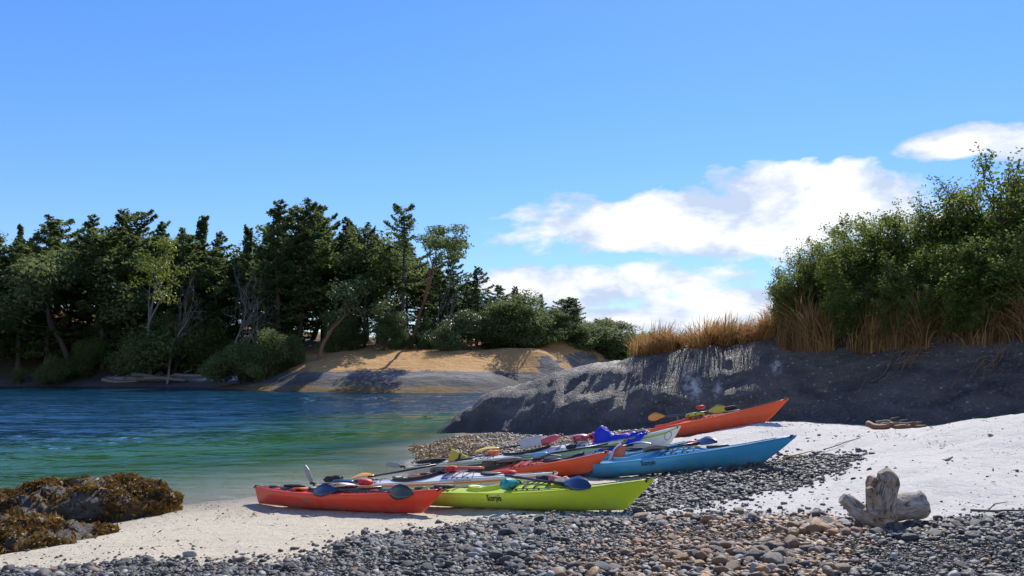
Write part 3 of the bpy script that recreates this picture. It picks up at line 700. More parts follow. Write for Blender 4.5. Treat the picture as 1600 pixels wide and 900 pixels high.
class Hull:
    def __init__(s, L, B, hm=.22, hb=.36, hs=.30, ovb=.52, ovs=.34, camber=.085, cock=-.06):
        s.L, s.B, s.hm, s.hb, s.hs, s.camber, s.cock = L, B, hm, hb, hs, camber, cock
        s.ub, s.us = 1 - 2 * ovb / L, 1 - 2 * ovs / L
    def zs(s, u):
        return s.hm + (s.hb - s.hm) * max(0, u) ** 2.1 + (s.hs - s.hm) * max(0, -u) ** 2.6
    def zk(s, u):
        a = abs(u); e = s.ub if u > 0 else s.us; tip = (s.hb if u > 0 else s.hs) - .05
        r = .035 * a ** 2.4
        if a > e: t = (a - e) / (1 - e); r += tip * (t ** 1.18)
        return r
    def b(s, u):
        return max(.013, s.B / 2 * max(0, 1 - abs(u) ** 2.15) ** .92)
    def side(s, u, t, sg):
        """t 0 at the keel, 1 at the gunwale"""
        b, zk, zs = s.b(u), s.zk(u), s.zs(u); m = abs(u) ** 2.2; th = t * math.pi / 2
        y = b * ((1 - m) * math.sin(th) ** .72 + m * t ** .9); z = (1 - m) * (1 - math.cos(th)) ** .85 + m * t
        return Vector((u * s.L / 2, sg * y, zk + (zs - zk) * z))
    def crown(s, u):
        d = u - s.cock
        f = s.camber * math.exp(-((d - .30) / .28) ** 2) if d > .0 else s.camber * .35 * math.exp(-((d + .35) / .30) ** 2)
        return .022 + f
    def deck(s, u, c):
        b = s.b(u); w_ = min(1, b / .12)
        return Vector((u * s.L / 2, b * c, s.zs(u) + .004 + s.crown(u) * w_ * (1 - abs(c) ** 1.7)))
    def nrm_side(s, u, t, sg):
        p, a, b = s.side(u, t, sg), s.side(u + .004, t, sg), s.side(u, t + .02 if t < .97 else t - .02, sg)
        n = (a - p).cross(b - p).normalized(); return n if n.y * sg > 0 else -n

def text_mesh(txt, size, bold=0.0):
    cu = bpy.data.curves.new('lettering', 'FONT'); cu.body = txt; cu.size = size; cu.offset = bold; cu.shear = .25; cu.resolution_u = 3
    o = bpy.data.objects.new('lettering', cu); COL.objects.link(o)
    dg = bpy.context.evaluated_depsgraph_get(); me = o.evaluated_get(dg).to_mesh()
    V = [v.co[:] for v in me.vertices]; F = [tuple(p.vertices) for p in me.polygons]
    o.evaluated_get(dg).to_mesh_clear(); bpy.data.objects.remove(o); bpy.data.curves.remove(cu)
    return V, F

def kayak(key, label, L, B, hullm, deckm, roll=0.0, stripe=None, text=None, rudder=False, hatch=M_black, rim=None, emblem=None, lift=0.0, **hk):
    a, b = P(*KPOS[key][0]), P(*KPOS[key][1]); H = Hull(L, B, **hk)
    ua, ub = -H.us * L / 2 * .96, H.ub * L / 2 * .96            # where the keel meets the beach
    X = (b - a).normalized(); f = (-ua) / (ub - ua); org = a.lerp(b, f)
    zs = [float(ground_h(p.x, p.y)) - p.z for p in (org + X * k for k in np.linspace(ua, ub, 15))]
    Yv = Vector((0, 0, 1)).cross(X).normalized(); Zv = X.cross(Yv)
    org = org + Vector((0, 0, max(0, sorted(zs)[-4]) * .5 - .012 + lift))
    mw = Matrix.Translation(org) @ Matrix((X, Yv, Zv)).transposed().to_4x4() @ Matrix.Rotation(roll, 4, 'X')
    root = thing('kayak', mw, label, 'kayak', 'kayaks pulled up on the beach')
    us = [math.sin(v * math.pi / 2) for v in np.linspace(-1, 1, 73)]
    rings = []
    for u in us:
        r = [H.side(u, k / 9, -1) for k in range(9, 0, -1)] + [H.side(u, k / 9, 1) for k in range(0, 10)]; rings.append(r)
    V, F = loft(rings, closed=False); n = 19
    F.append(tuple(range(n))); F.append(tuple((len(rings) - 1) * n + k for k in range(n - 1, -1, -1)))
    obj('hull', V, F, hullm, root)
    # deck with the cockpit cut out
    uc, ua_, wb = H.cock, .86 / L, .21
    inside = lambda u, y: ((u - uc) / ua_) ** 2 + (y / wb) ** 2 < 1
    du = np.linspace(-1, 1, 161); cs = np.linspace(-1, 1, 27); V = [H.deck(u, c) for u in du for c in cs]; F = []
    for i in range(160):
        for j in range(26):
            q = [i * 27 + j, (i + 1) * 27 + j, (i + 1) * 27 + j + 1, i * 27 + j + 1]
            cx = sum((V[k] for k in q), Vector()) / 4
            if not inside(cx.x * 2 / L, cx.y): F.append(tuple(q))
    obj('deck', V, F, deckm, root)
    def ring_pt(t, k=1.0, dz=0.0):
        u = uc + ua_ * k * math.cos(t); y = wb * k * math.sin(t); c = max(-1, min(1, y / H.b(u)))
        p = H.deck(u, c); p.y = y; p.z += dz; return p
    N = 40
    rr = [[ring_pt(2 * math.pi * i / N, k, dz) for i in range(N)] for k, dz in ((1.12, -.01), (1.03, .03), (1.10, .045), (1.0, .052), (.93, .035), (.90, -.03))]
    V, F = loft(rr, True, False); obj('cockpit_rim', V, F, rim or M_black, root)
    rr = [[Vector((p.x, p.y, max(.03, p.z - dz))) for p in (ring_pt(2 * math.pi * i / N, k) for i in range(N))] for k, dz in ((.93, 0.0), (.9, .10), (.8, .22), (.5, .26))]
    V, F = loft(rr, True, True); obj('cockpit_well', V, F, M_liner, root)
    V, F = blob(.05, .17, .11, 5, .06, 1, 2); so = V + np.array([(uc - ua_ * .62) * L / 2, 0, H.hm - .02]); obj('seat_back', so, F, M_black, root)
    # hatches, deck lines, toggles
    for u, hl, hw in ((.52, .17, .13), (-.52, .22, .155), (-.74, .10, .09)):
        hw = min(hw, H.b(u) * .78)
        top = []
        for k, dz in ((1.0, .0), (1.0, .018), (.86, .026), (.3, .03)):
            top.append([(lambda p: Vector((p.x, hw * k * math.sin(t), p.z + dz)))(H.deck(u + 2 * hl * k * math.cos(t) / L, hw * k * math.sin(t) / H.b(u))) for t in np.linspace(0, 2 * math.pi, 24, False)])
        V, F = loft(top); obj('hatch_cover', V, F, hatch, root)
    for sg in (-1, 1):
        for u0, u1 in ((uc + ua_ + .06, .90), (-.92, uc - ua_ - .08)):
            V, F = tube([H.deck(u, sg * .86) + Vector((0, 0, .012)) for u in np.linspace(u0, u1, 14)], .0055, 5); obj('deck_line', V, F, M_cord, root)
    for u0, u1, k in ((uc + ua_ + .07, uc + ua_ + .30, 3), (uc - ua_ - .24, uc - ua_ - .06, 2)):
        for i in range(k):
            for sg in (-1, 1):
                V, F = tube([H.deck(u0 + (u1 - u0) * ((i + .5 + sg * .5 * (c / .86)) / k), c) + Vector((0, 0, .012)) for c in np.linspace(-.86, .86, 9)], .0055, 5)
                obj('bungee_cord', V, F, M_cord, root)
            for c in (-.86, .86):
                V, F = blob(.016, .013, .014, 2, .0, 1, 1); obj('cord_fitting', V + np.array(H.deck(u0 + (u1 - u0) * (i + .5) / k, c)), F, M_black, root)
    for u, sg in ((.985, 1), (-.985, -1)):
        p = H.deck(u, 0) + Vector((-.02 * sg, 0, .006))
        V, F = tube([p + Vector((0, -.05, -.04)), p + Vector((0, -.03, .0)), p + Vector((0, .03, .0)), p + Vector((0, .05, -.04))], .011, 6); obj('grab_toggle', V, F, M_black, root)
    if stripe:
        for sg in (-1, 1):
            V = []; F = []
            uu = [math.sin(v * math.pi / 2) for v in np.linspace(-.985, .985, 60)]
            for u in uu:
                for t in (.80, .90):
                    V.append(H.side(u, t, sg) + H.nrm_side(u, t, sg) * .004)
            for i in range(59):
                q = (2 * i, 2 * i + 1, 2 * i + 3, 2 * i + 2); F.append(q if sg < 0 else q[::-1])
            obj('side_stripe', V, F, stripe, root)
    else:
        for sg in (-1, 1):
            V, F = tube([H.side(u, .985, sg) for u in np.linspace(-.97, .97, 50)], .009, 5); obj('seam', V, F, hullm, root)
    if text:
        txt, u0, t0, sz, tm = text
        V, F = text_mesh(txt, sz, .002)
        W = []
        for v in V:
            u = u0 + v[0] * 2 / L; t = t0 + v[1] / (H.zs(u) - H.zk(u)) * .85; t = min(t, 1)
            W.append(H.side(u, t, -1) + H.nrm_side(u, t, -1) * .005)
        obj('hull_lettering', W, F, tm, root, smooth=False)
    if emblem:
        u0, t0, rad = emblem
        V = []; F = []
        for i in range(28):
            for k in (rad, rad * .82):
                an = 2 * math.pi * i / 28; u = u0 + 2 * k * math.cos(an) / L; t = t0 + k * math.sin(an) / (H.zs(u) - H.zk(u))
                V.append(H.side(u, t, -1) + H.nrm_side(u, t, -1) * .005)
        for i in range(28): F.append((2 * i, 2 * ((i + 1) % 28), 2 * ((i + 1) % 28) + 1, 2 * i + 1))
        obj('hull_emblem', V, F, M_lettergrey, root, smooth=False)
    if rudder:
        p = H.deck(-1, 0); ang = rudder
        prof = [(-.02, -.02), (.035, -.03), (.10, .10), (.11, .34), (.05, .50), (-.06, .50), (-.09, .22)]
        prof = [(x_ * .52, z_ * .66) for x_, z_ in prof]
        ca, sa = math.cos(ang), math.sin(ang); ring = []
        for yy in (-.006, .006):
            ring.append([p + Vector((x_ * ca - z_ * sa - .02, yy, x_ * sa + z_ * ca + .02)) for x_, z_ in prof])
        V, F = loft(ring); ro = obj('rudder', V, F, M_grey, root, smooth=False)
        V, F = tube([p + Vector((.06, 0, .015)), p + Vector((-.05, 0, .02))], .022, 8); obj('rudder_bracket', V, F, M_black, ro)
    return root, H, mw

K = {}
K['red'] = kayak('red', 'short bright red kayak lying in front, its stern at the water edge', 4.05, .60, M_red, M_red, R(-7), hm=.22, hb=.33, hs=.29, ovb=.36, ovs=.14, camber=.05, text=('DELTA', -.22, .62, .062, M_lettergrey))
K['yellow'] = kayak('yellow', 'lime yellow kayak in the front row with teal dry bag on deck', 4.75, .60, M_lime, M_lime, R(-6), hm=.185, hb=.34, hs=.22, ovb=.42, camber=.10, rim=M_lime, text=('Scorpio', .02, .66, .085, M_letter))
K['white_orange'] = kayak('white_orange', 'white kayak with orange side stripe and raised rudder over the shallows', 4.5, .58, M_cream, M_white, R(-4), stripe=M_ostripe, rudder=R(28), hm=.20, hb=.25, hs=.22, ovb=.32, ovs=.12, text=('SERENADE', .30, .93, .06, M_lettergrey))
K['blue_front'] = kayak('blue_front', 'long blue kayak with its bow pointing up beach above dark gravel', 4.95, .60, M_blue, M_blue, R(-5), hm=.20, hb=.33, hs=.22, ovb=.55, camber=.10, rim=M_skyblue, hatch=M_black, text=('Scorpio', .05, .70, .085, M_letter))
K['orange_mid'] = kayak('orange_mid', 'orange kayak wedged between the white kayaks and blue kayaks, only its bow clear', 4.4, .56, M_orange, M_orange, R(-3), hm=.18, hb=.34, hs=.22, ovb=.42)
K['blue_back'] = kayak('blue_back', 'second blue kayak half hidden behind the orange bow', 4.6, .58, M_blue, M_skyblue, R(-3), hm=.18, hb=.33, hs=.24, ovb=.45)
K['white_green'] = kayak('white_green', 'white kayak with green side stripe and a blue jacket over its deck', 5.45, .58, M_cream, M_white, R(-4), stripe=M_gstripe, rudder=R(78), hm=.17, hb=.38, hs=.19, ovb=.30, ovs=.12, emblem=(.91, .62, .07), text=('SERENADE', .62, .93, .075, M_letter))
K['orange_far'] = kayak('orange_far', 'orange kayak farthest up the beach against the dark rock', 4.9, .58, M_orange, M_orange, R(-8), hm=.22, hb=.40, ovb=.55, camber=.09, rim=M_orange)

# ================================================================== GEAR ON THE DECKS
def on(key, u, c=0.0, dz=0.0):
    root, H, mw = K[key]; return mw @ (H.deck(u, c) + Vector((0, 0, dz)))
def frame_at(key, u, c=0.0, dz=0.0, yaw=0.0, tilt=0.0, roll=0.0):
    root, H, mw = K[key]
    return Matrix.Translation(on(key, u, c, dz)) @ mw.to_3x3().to_4x4() @ Euler((roll, tilt, yaw)).to_matrix().to_4x4()
def line_mw(a, b, roll=0.0):
    X = (b - a).normalized(); Y_ = Vector((0, 0, 1)).cross(X).normalized(); Z_ = X.cross(Y_)
    return Matrix.Translation(a) @ Matrix((X, Y_, Z_)).transposed().to_4x4() @ Matrix.Rotation(roll, 4, 'X')
def blade_mesh(L=.46, W=.17, sgn=1, flip=0.0):
    ring = []; n = 14
    for i in range(n + 1):
        t = i / n; x = t * L
        wd = W / 2 * (math.sin(math.pi * min(1, t * .93 + .05)) ** .55) * (.45 + .55 * min(1, t * 2.0)); wd = max(wd, .016)
        cz = .035 * math.sin(math.pi * t); th = .010
        ring.append([Vector((x, y * wd, cz + s_ * th + .018 * y * y)) for y, s_ in ((-1, 0), (-.5, 1), (0, 1.4), (.5, 1), (1, 0), (.5, -.4), (0, -.6), (-.5, -.4))])
    V, F = loft(ring)
    c, s_ = math.cos(flip), math.sin(flip)
    return [Vector((v.x * sgn, v.y * c - v.z * s_, v.y * s_ + v.z * c)) for v in V], (F if sgn > 0 else [f[::-1] for f in F])
def paddle(a, b, label, cols, shaft, blades=(1, 1), flips=(0.0, 0.0), group='paddles lying on the kayaks', W=.17, BL=.44):
    mw = line_mw(a, b); Lh = (b - a).length; r = thing('paddle', mw, label, 'paddle', group)
    V, F = tube([(BL * .75 if blades[0] else 0, 0, 0), (Lh / 2, 0, -.005), (Lh - (BL * .75 if blades[1] else 0), 0, 0)], .0155, 8); obj('shaft', V, F, shaft, r)
    if blades[0]:
        V, F = blade_mesh(BL, W, -1, flips[0]); obj('blade', [v + Vector((BL, 0, 0)) for v in V], F, cols[0], r)
    if blades[1]:
        V, F = blade_mesh(BL, W, 1, flips[1]); obj('blade', [v + Vector((Lh - BL, 0, 0)) for v in V], F, cols[1], r)
    return r
M_navy = plain('navy_blade', (.020, .035, .10), .3, .1, 5, 0, .3)
M_darkblade = plain('dark_olive_blade', (.045, .055, .045), .32, .15, 5, 0, .3)
M_carbon = plain('carbon_shaft', (.02, .02, .022), .3)
M_orblade = plain('amber_blade', (.80, .36, .05), .35, .08, 4, 0, .2, .15)
M_ylblade = plain('yellow_blade', (.72, .55, .05), .4, .08, 4, 0, .2, .15)
M_brown = plain('brown_blade', (.085, .05, .03), .5)
M_rdbag = plain('red_fabric', (.62, .03, .035), .6, .2, 14, .3)
M_pink = plain('faded_red_vinyl', (.62, .10, .13), .4, .12, 8, .1, .2)
M_blkbag = plain('black_fabric', (.022, .022, .026), .75, .3, 16, .5)
M_greybag = plain('grey_fabric', (.16, .155, .15), .75, .3, 12, .5)
M_teal = plain('teal_vinyl', (.03, .36, .36), .3, .1, 8, .1, .4, .2)
M_royal = plain('royal_blue_nylon', (.020, .045, .55), .5, .15, 9, .25, 0, .12)
M_purple = plain('purple_trim', (.25, .03, .30), .6)
M_clear = plain('cloudy_plastic', (.60, .62, .66), .25, .1, 6, 0, .3, .2)
M_paper = plain('white_chart', (.74, .74, .72), .5)
M_yel = plain('yellow_foam', (.66, .50, .05), .6, .12, 8, .1)
M_orf = plain('orange_foam', (.80, .22, .05), .6, .1)
M_olive = plain('lime_nylon', (.46, .50, .08), .6, .15, 12, .3)
M_rope_r = plain('red_white_rope', (.55, .16, .17), .7, .4, 60, .4)

def lump(name, cat, label, mw, rx, ry, rz, m, seed=1, strap=None, amp=.2, group=None, p=2.6, part=None):
    rx, ry, rz = rx * .85, ry * .8, rz * .58
    r = thing(name, mw, label, cat, group)
    V, F = blob(rx, ry, rz, seed, amp, 1.8, 4, .15, p); V[:, 2] += rz * .8
    obj(part or 'body', V, F, m, r)
    for k, sx in enumerate((-.45, .4)):
        n = 20; V = []; F = []
        for i in range(n + 1):
            an = math.pi * i / n
            for dx in (-.014, .014): V.append((sx * rx + dx, math.cos(an) * ry * 1.04 * (1 - .12 * abs(sx)), rz * .8 + math.sin(an) * rz * 1.04 - .02))
        for i in range(n): F.append((2 * i, 2 * i + 1, 2 * i + 3, 2 * i + 2))
        V2 = V + [(a, b * 1.05, c + .006) for a, b, c in V]; o = len(V)
        F2 = [f[::-1] for f in F] + [tuple(q + o for q in f) for f in F]
        obj('strap', V2, F2, strap or M_black, r)
    return r
def dry_bag(label, mw, L, rad, m, seed=1, group='dry bags on the decks'):
    rad *= .8
    r = thing('dry_bag', mw, label, 'dry bag', group); rings = []
    for i in range(15):
        t = i / 14; k = rad * (min(1, (t / .06)) ** .5 if t < .06 else (1 if t < .72 else 1 - .35 * ((t - .72) / .28)))
        fl = 1 if t < .72 else 1 - .85 * ((t - .72) / .28)
        w_ = 1 + (.55 * ((t - .72) / .28) if t > .72 else 0)
        rings.append([Vector(((t - .5) * L, k * w_ * math.cos(a) * (1 + .06 * math.sin(3 * a + seed + 9 * t)), rad + k * fl * math.sin(a) * (1 + .05 * math.cos(2 * a + 7 * t)))) for a in np.linspace(0, 2 * math.pi, 20, False)])
    V, F = loft(rings); obj('bag', V, F, m, r)
    V, F = tube([(L * .5, -rad * 1.0, rad), (L * .52, 0, rad + .01), (L * .5, rad * 1.0, rad)], .018, 8); obj('rolled_end', V, F, M_black, r)
    V, F = tube([(L * .5, -rad, rad), (L * .42, -rad * .5, rad * 1.7), (L * .42, rad * .5, rad * 1.7), (L * .5, rad, rad)], .008, 6); obj('buckle_strap', V, F, M_black, r)
    return r
def bottle(label, mw, m, L=.24, rad=.04, group=None):
    r = thing('bottle', mw, label, 'bottle', group)
    pr = [(0, .7), (.02, 1), (.5, 1), (.55, .93), (.62, 1), (.8, 1), (.9, .6), (.92, .45)]
    rings = [[Vector((t * L, k * rad * math.cos(a), rad + k * rad * math.sin(a))) for a in np.linspace(0, 2 * math.pi, 14, False)] for t, k in pr]
    V, F = loft(rings); obj('body', V, F, m, r)
    rings = [[Vector((t * L, k * rad * math.cos(a), rad + k * rad * math.sin(a))) for a in np.linspace(0, 2 * math.pi, 14, False)] for t, k in ((.925, .5), (1.03, .5), (1.04, .3))]
    V, F = loft(rings); obj('cap', V, F, M_black, r); return r
def slab(name, cat, label, mw, lx, ly, lz, m, bend=.0, part='panel', taper=1.0, extra=None):
    r = thing(name, mw, label, cat); rings = []
    for i in range(11):
        t = i / 10; x = (t - .5) * lx; k = 1 - (1 - taper) * t; e = .85 if i in (0, 10) else 1
        z = bend * math.sin(math.pi * t)
        rings.append([Vector((x, y * ly / 2 * k * e, z + lz * h)) for y, h in ((-1, .15), (-.92, 0), (.92, 0), (1, .15), (1, .85), (.92, 1), (-.92, 1), (-1, .85))])
    V, F = loft(rings); obj(part, V, F, m, r)
    if extra:
        rings = [[Vector((x, y * ly * .52, lz * .5 + bend * .8 + zz)) for y, zz in ((-1, -.5 * lz - .003), (1, -.5 * lz - .003), (1, .5 * lz + .008), (-1, .5 * lz + .008))] for x in (-lx * .06, lx * .06)]
        V, F = loft(rings); obj('strap', V, F, extra, r)
    return r
def rope_coil(label, mw, m, rad=.13, turns=6):
    r = thing('rope_coil', mw, label, 'rope')
    pts = [(rad * .8 * (1 + .12 * math.sin(t * 1.7)) * math.cos(t), rad * .75 * math.sin(t) * (1 + .1 * math.cos(t * 2.3)), 0.02 + .007 * (t / 6.28) + .012 * math.sin(t * 3)) for t in np.linspace(0, turns * 6.283, turns * 18)]
    V, F = tube(pts, .016, 6); obj('coil', V, F, m, r)
    V, F = tube([(-.02, -rad * .75, .04), (-.02, -rad * .7, .08), (.0, -rad * .45, .09), (.0, -rad * .4, .03)], .014, 6); obj('tie', V, F, m, r); return r

# --- on the red kayak
paddle(on('red', -.08, -1.0, .015), on('red', .50, -.45, .05), 'split paddle half with a navy blue blade on the red kayak', (M_navy, M_navy), M_carbon, (1, 0), (R(62), 0), W=.19)
paddle(on('red', .05, -.75, .05), on('red', .80, -1.0, -.03), 'split paddle half with dark olive blade hanging over the red bow', (M_darkblade, M_darkblade), M_carbon, (0, 1), (0, R(66)), W=.21)
lump('deck_bag', 'bag', 'small red bag behind the paddles on the red kayak', frame_at('red', .26, .1, .05), .13, .11, .085, M_rdbag, 4)
slab('chart_case', 'map case', 'white chart case strapped beside the cockpit of red kayak', frame_at('red', .10, -.35, .06, R(8)), .34, .20, .02, M_paper, .02, 'chart', 1, M_yel)
lump('deck_bag', 'bag', 'flat black bag on the aft deck of the red kayak', frame_at('red', -.50, 0, .02), .26, .12, .045, M_blkbag, 7)
slab('folded_cloth', 'cloth', 'pale orange cloth folded on the stern half of the red kayak', frame_at('red', -.33, -.5, .01), .26, .14, .022, M_orf, .01, 'cloth')
lump('deck_bag', 'bag', 'dark blue bag across the cockpit of the red kayak', frame_at('red', .02, .2, .08), .22, .13, .07, M_navy, 12)
# --- on the yellow kayak
dry_bag('teal dry bag under cords ahead of the yellow cockpit', frame_at('yellow', .17, -.72, -.02, R(95)), .26, .085, M_teal, 2)
paddle(on('yellow', .04, -.1, .13), on('yellow', .70, -.98, -.01), 'black paddle lying along the foredeck of the lime yellow kayak', (M_navy, M_navy), M_carbon, (0, 1), (0, R(50)), W=.19)
rope_coil('red and white rope coil on the lime yellow kayak', frame_at('yellow', .42, .0, .0, 0, 0, 0), M_rope_r)
lump('deck_bag', 'bag', 'black bag behind the rope coil on the lime yellow kayak', frame_at('yellow', .30, .35, .03), .19, .12, .07, M_blkbag, 17)
slab('foam_block', 'foam', 'cream foam pad wedged under cords on the yellow foredeck', frame_at('yellow', .47, -.30, .02, R(-8)), .24, .09, .05, M_cream, .0, 'pad', .8)
lump('deck_bag', 'bag', 'dark mesh bag on the aft deck of the lime yellow kayak', frame_at('yellow', -.48, -.2, .01), .22, .12, .04, M_greybag, 23)
# --- on the white kayak with the orange stripe
lump('mesh_bag', 'bag', 'black mesh bag tied on the stern beside the raised rudder', frame_at('white_orange', -.80, 0, .01), .20, .10, .10, M_blkbag, 31, None, .45)
paddle(on('white_orange', -.62, -.4, .03), on('white_orange', .06, .35, .17), 'paddle with amber blade on the white and orange kayak', (M_orblade, M_orblade), M_carbon, (1, 0), (R(20), 0), W=.15)
lump('deck_bag', 'bag', 'grey rolled bag in front of the raised rudder kayak cockpit', frame_at('white_orange', .12, .25, .03), .24, .12, .10, M_greybag, 37)
lump('throw_bag', 'bag', 'red throw bag on the white and orange kayak', frame_at('white_orange', .22, -.1, .02, R(20)), .11, .09, .085, M_rdbag, 41)
slab('folded_cloth', 'cloth', 'long orange red cloth along the deck of the white and orange kayak', frame_at('white_orange', .26, .45, .06), .75, .18, .03, M_orange, .02, 'cloth', .6)
lump('throw_bag', 'bag', 'red pouch on the bow deck of the white and orange kayak', frame_at('white_orange', .66, .0, .0, R(-15)), .13, .07, .05, M_rdbag, 43)
# --- mid row
c = on('orange_mid', -.02, -.5, .02); slab('spare_paddle', 'paddle', 'dark brown spare paddle standing up behind the white and orange bow', Matrix.Translation(c) @ Euler((R(80), R(-8), R(6))).to_matrix().to_4x4(), .24, .27, .02, M_brown, .03, 'blade', .8)
paddle(on('orange_mid', -.30, .2, .08), on('orange_mid', .58, .25, .05), 'black paddle lying along the orange kayak between the white kayaks', (M_darkblade, M_darkblade), M_carbon, (0, 1), (0, 0))
lump('deck_bag', 'bag', 'dark bag with red straps on the middle orange kayak', frame_at('orange_mid', .12, 0, .03), .30, .13, .075, M_greybag, 51, M_rdbag)
bottle('light blue bottle on the middle orange kayak', frame_at('orange_mid', .34, .1, .03, R(10)), M_skyblue, .30, .05)
paddle(on('blue_back', -.42, -.1, .09), on('blue_back', .34, -.2, .13), 'dark paddle along the rear blue kayak', (M_darkblade, M_darkblade), M_carbon, (1, 0), (R(10), 0))
paddle(on('blue_back', .12, .2, .13), on('blue_back', .66, .1, .05), 'black paddle half on the rear blue foredeck', (M_navy, M_navy), M_carbon, (0, 1), (0, R(8)), W=.13)
# --- on the front blue kayak
c = on('blue_front', -.27, .0, -.03)
r = thing('half_paddle', Matrix.Translation(c) @ Euler((R(10), R(-50), R(22))).to_matrix().to_4x4(), 'red and white half paddle standing in the front blue cockpit', 'paddle')
V, F = blade_mesh(.33, .19, 1, R(70)); obj('blade', V, F, M_orange, r)
V, F = blade_mesh(.34, .10, 1, R(70)); obj('white_edge', [v + Vector((0, .03, .065)) for v in V], F, M_paper, r)
V, F = tube([(-.2, 0, 0), (.05, 0, 0)], .015, 8); obj('shaft', V, F, M_carbon, r)
paddle(on('blue_front', .06, -.5, .07), on('blue_front', .43, -.2, .07), 'black paddle shaft strapped on the front blue foredeck', (M_navy, M_navy), M_carbon, (0, 0))
paddle(on('blue_front', .22, .4, .09), on('blue_front', .54, -.35, .06), 'split paddle with slate blade on the front blue foredeck', (M_greybag, M_navy), M_carbon, (0, 1), (0, R(45)))
lump('deck_bag', 'bag', 'red and green pouch on the front blue foredeck', frame_at('blue_front', .33, .3, .04), .11, .09, .07, M_rdbag, 61, M_olive)
slab('folded_cloth', 'cloth', 'grey sleeve under cords beside the front blue cockpit', frame_at('blue_front', .12, -.35, .03, R(4)), .42, .13, .05, M_greybag, .03, 'cloth', .8)
lump('deck_bag', 'bag', 'grey mesh bag on the aft deck of the front blue kayak', frame_at('blue_front', -.62, 0, .01), .26, .11, .045, M_greybag, 67)
# --- on the white kayak with the green stripe
lump('deck_bag', 'bag', 'long black bag lashed on the stern of the green striped kayak', frame_at('white_green', -.78, 0, .01), .36, .10, .075, M_blkbag, 71)
c = on('white_green', -.56, .1, .02)
slab('paddle_float', 'float', 'yellow paddle float leaning on the green striped kayak', Matrix.Translation(c) @ Euler((R(62), R(14), R(-8))).to_matrix().to_4x4(), .40, .26, .06, M_yel, .03, 'float', .35, M_brown)
paddle(on('white_green', -.46, .7, .12), on('white_green', .08, .5, .16), 'yellow bladed paddle behind the float on the green striped kayak', (M_ylblade, M_ylblade), M_carbon, (1, 0), (R(15), 0), W=.13, BL=.5)
lump('throw_bag', 'bag', 'orange throw bag on the green striped kayak', frame_at('white_green', -.31, .1, .02), .15, .10, .085, M_orf, 73, M_rdbag)
r = thing('plastic_box', frame_at('white_green', -.02, .0, .08, R(6), R(-6)), 'cloudy clear plastic box on the green striped kayak cockpit', 'box')
for nm, z0, z1, k, m_ in (('box_body', 0, .15, 1.0, M_clear), ('box_lid', .152, .178, 1.07, M_paper)):
    rings = [[Vector((.21 * k * kk * sx * (1 if abs(sy) == 1 else 1), .13 * k * kk * sy, z)) for sx, sy in ((-1, -.85), (-.9, -1), (.9, -1), (1, -.85), (1, .85), (.9, 1), (-.9, 1), (-1, .85))] for z, kk in ((z0, .93), (z0 + .01, .97), (z1 - .008, 1.0), (z1, .97))]
    V, F = loft(rings); obj(nm, V, F, m_, r, smooth=False)
dry_bag('faded red dry bag beside the clear plastic box', frame_at('white_green', .13, -.1, .07, 0, R(-12)), .44, .085, M_pink, 5)
slab('spare_paddle', 'paddle', 'yellow spare paddle lying behind the faded red dry bag', frame_at('white_green', .14, .8, .14, R(4)), .46, .14, .02, M_ylblade, .03, 'blade', .7)
lump('deck_bag', 'bag', 'faded red helmet shaped bag with black straps on the green striped foredeck', frame_at('white_green', .32, .0, .03), .21, .16, .115, M_pink, 79, M_blkbag, .12, None, 2.1)
lump('deck_bag', 'bag', 'small dark red bag next to the blue jacket', frame_at('white_green', .42, .35, .05), .14, .11, .11, M_rdbag, 83, M_blkbag)
lump('deck_bag', 'bag', 'black bag hanging by the side of the green striped kayak', frame_at('white_green', .27, -.75, -.06), .11, .09, .11, M_blkbag, 89)
# the blue jacket draped over the foredeck and down the near side
root, H, mw = K['white_green']
r = thing('jacket', mw, 'royal blue jacket draped over the green striped kayak', 'jacket')
nu, nv = 34, 30; V = []
for i in range(nu):
    u = .42 + .36 * i / (nu - 1)
    for j in range(nv):
        v = -1.0 + 2.0 * j / (nv - 1); t = i / (nu - 1)
        spread = (1 - .62 * t) ; hang = .50 * (1 - t) ** 1.1 + .06; c = v * 1.02
        if c >= -.95: p = H.deck(u, max(-1, min(1, c * .95)))
        else: p = H.deck(u, -.95)
        drop = max(0, -v - .25) / .75 * hang
        p = p + Vector((0, -(.03 + .05 * max(0, -v)) , .035 - drop * .75))
        p.z += (.24 * math.exp(-((t - .16) / .16) ** 2) * math.exp(-((v - .1) / .55) ** 2)) + .05 * float(vnoise(i * .33, j * .36, seed=5)) + .02 * float(vnoise(i * .9, j * .9, seed=6))
        if v > .4: p.z -= (v - .4) * .1
        p.x += .03 * float(vnoise(j * .5, i * .2, seed=9)); V.append(p)
F = [tuple(q) for q in grid_faces(nv, nu)]
nV = len(V); V2 = V + [p - Vector((0, 0, .012)) for p in V]; F2 = F + [tuple(x_ + nV for x_ in f[::-1]) for f in F]
edge = [j for j in range(nv)] + [i * nv + nv - 1 for i in range(1, nu)] + [(nu - 1) * nv + j for j in range(nv - 2, -1, -1)] + [i * nv for i in range(nu - 2, 0, -1)]
F2 += [(edge[k], edge[k] + nV, edge[(k + 1) % len(edge)] + nV, edge[(k + 1) % len(edge)]) for k in range(len(edge))]
obj('cloth', V2, F2, M_royal, r)
Vt, Ft = tube([V[j] + Vector((0, 0, .01)) for j in range(2, nv - 6)], .018, 6); obj('collar_trim', Vt, Ft, M_purple, r)
lump('deck_bag', 'bag', 'dark grey pouch just ahead of the blue jacket', frame_at('white_green', .74, 0, .02), .17, .09, .055, M_greybag, 97)
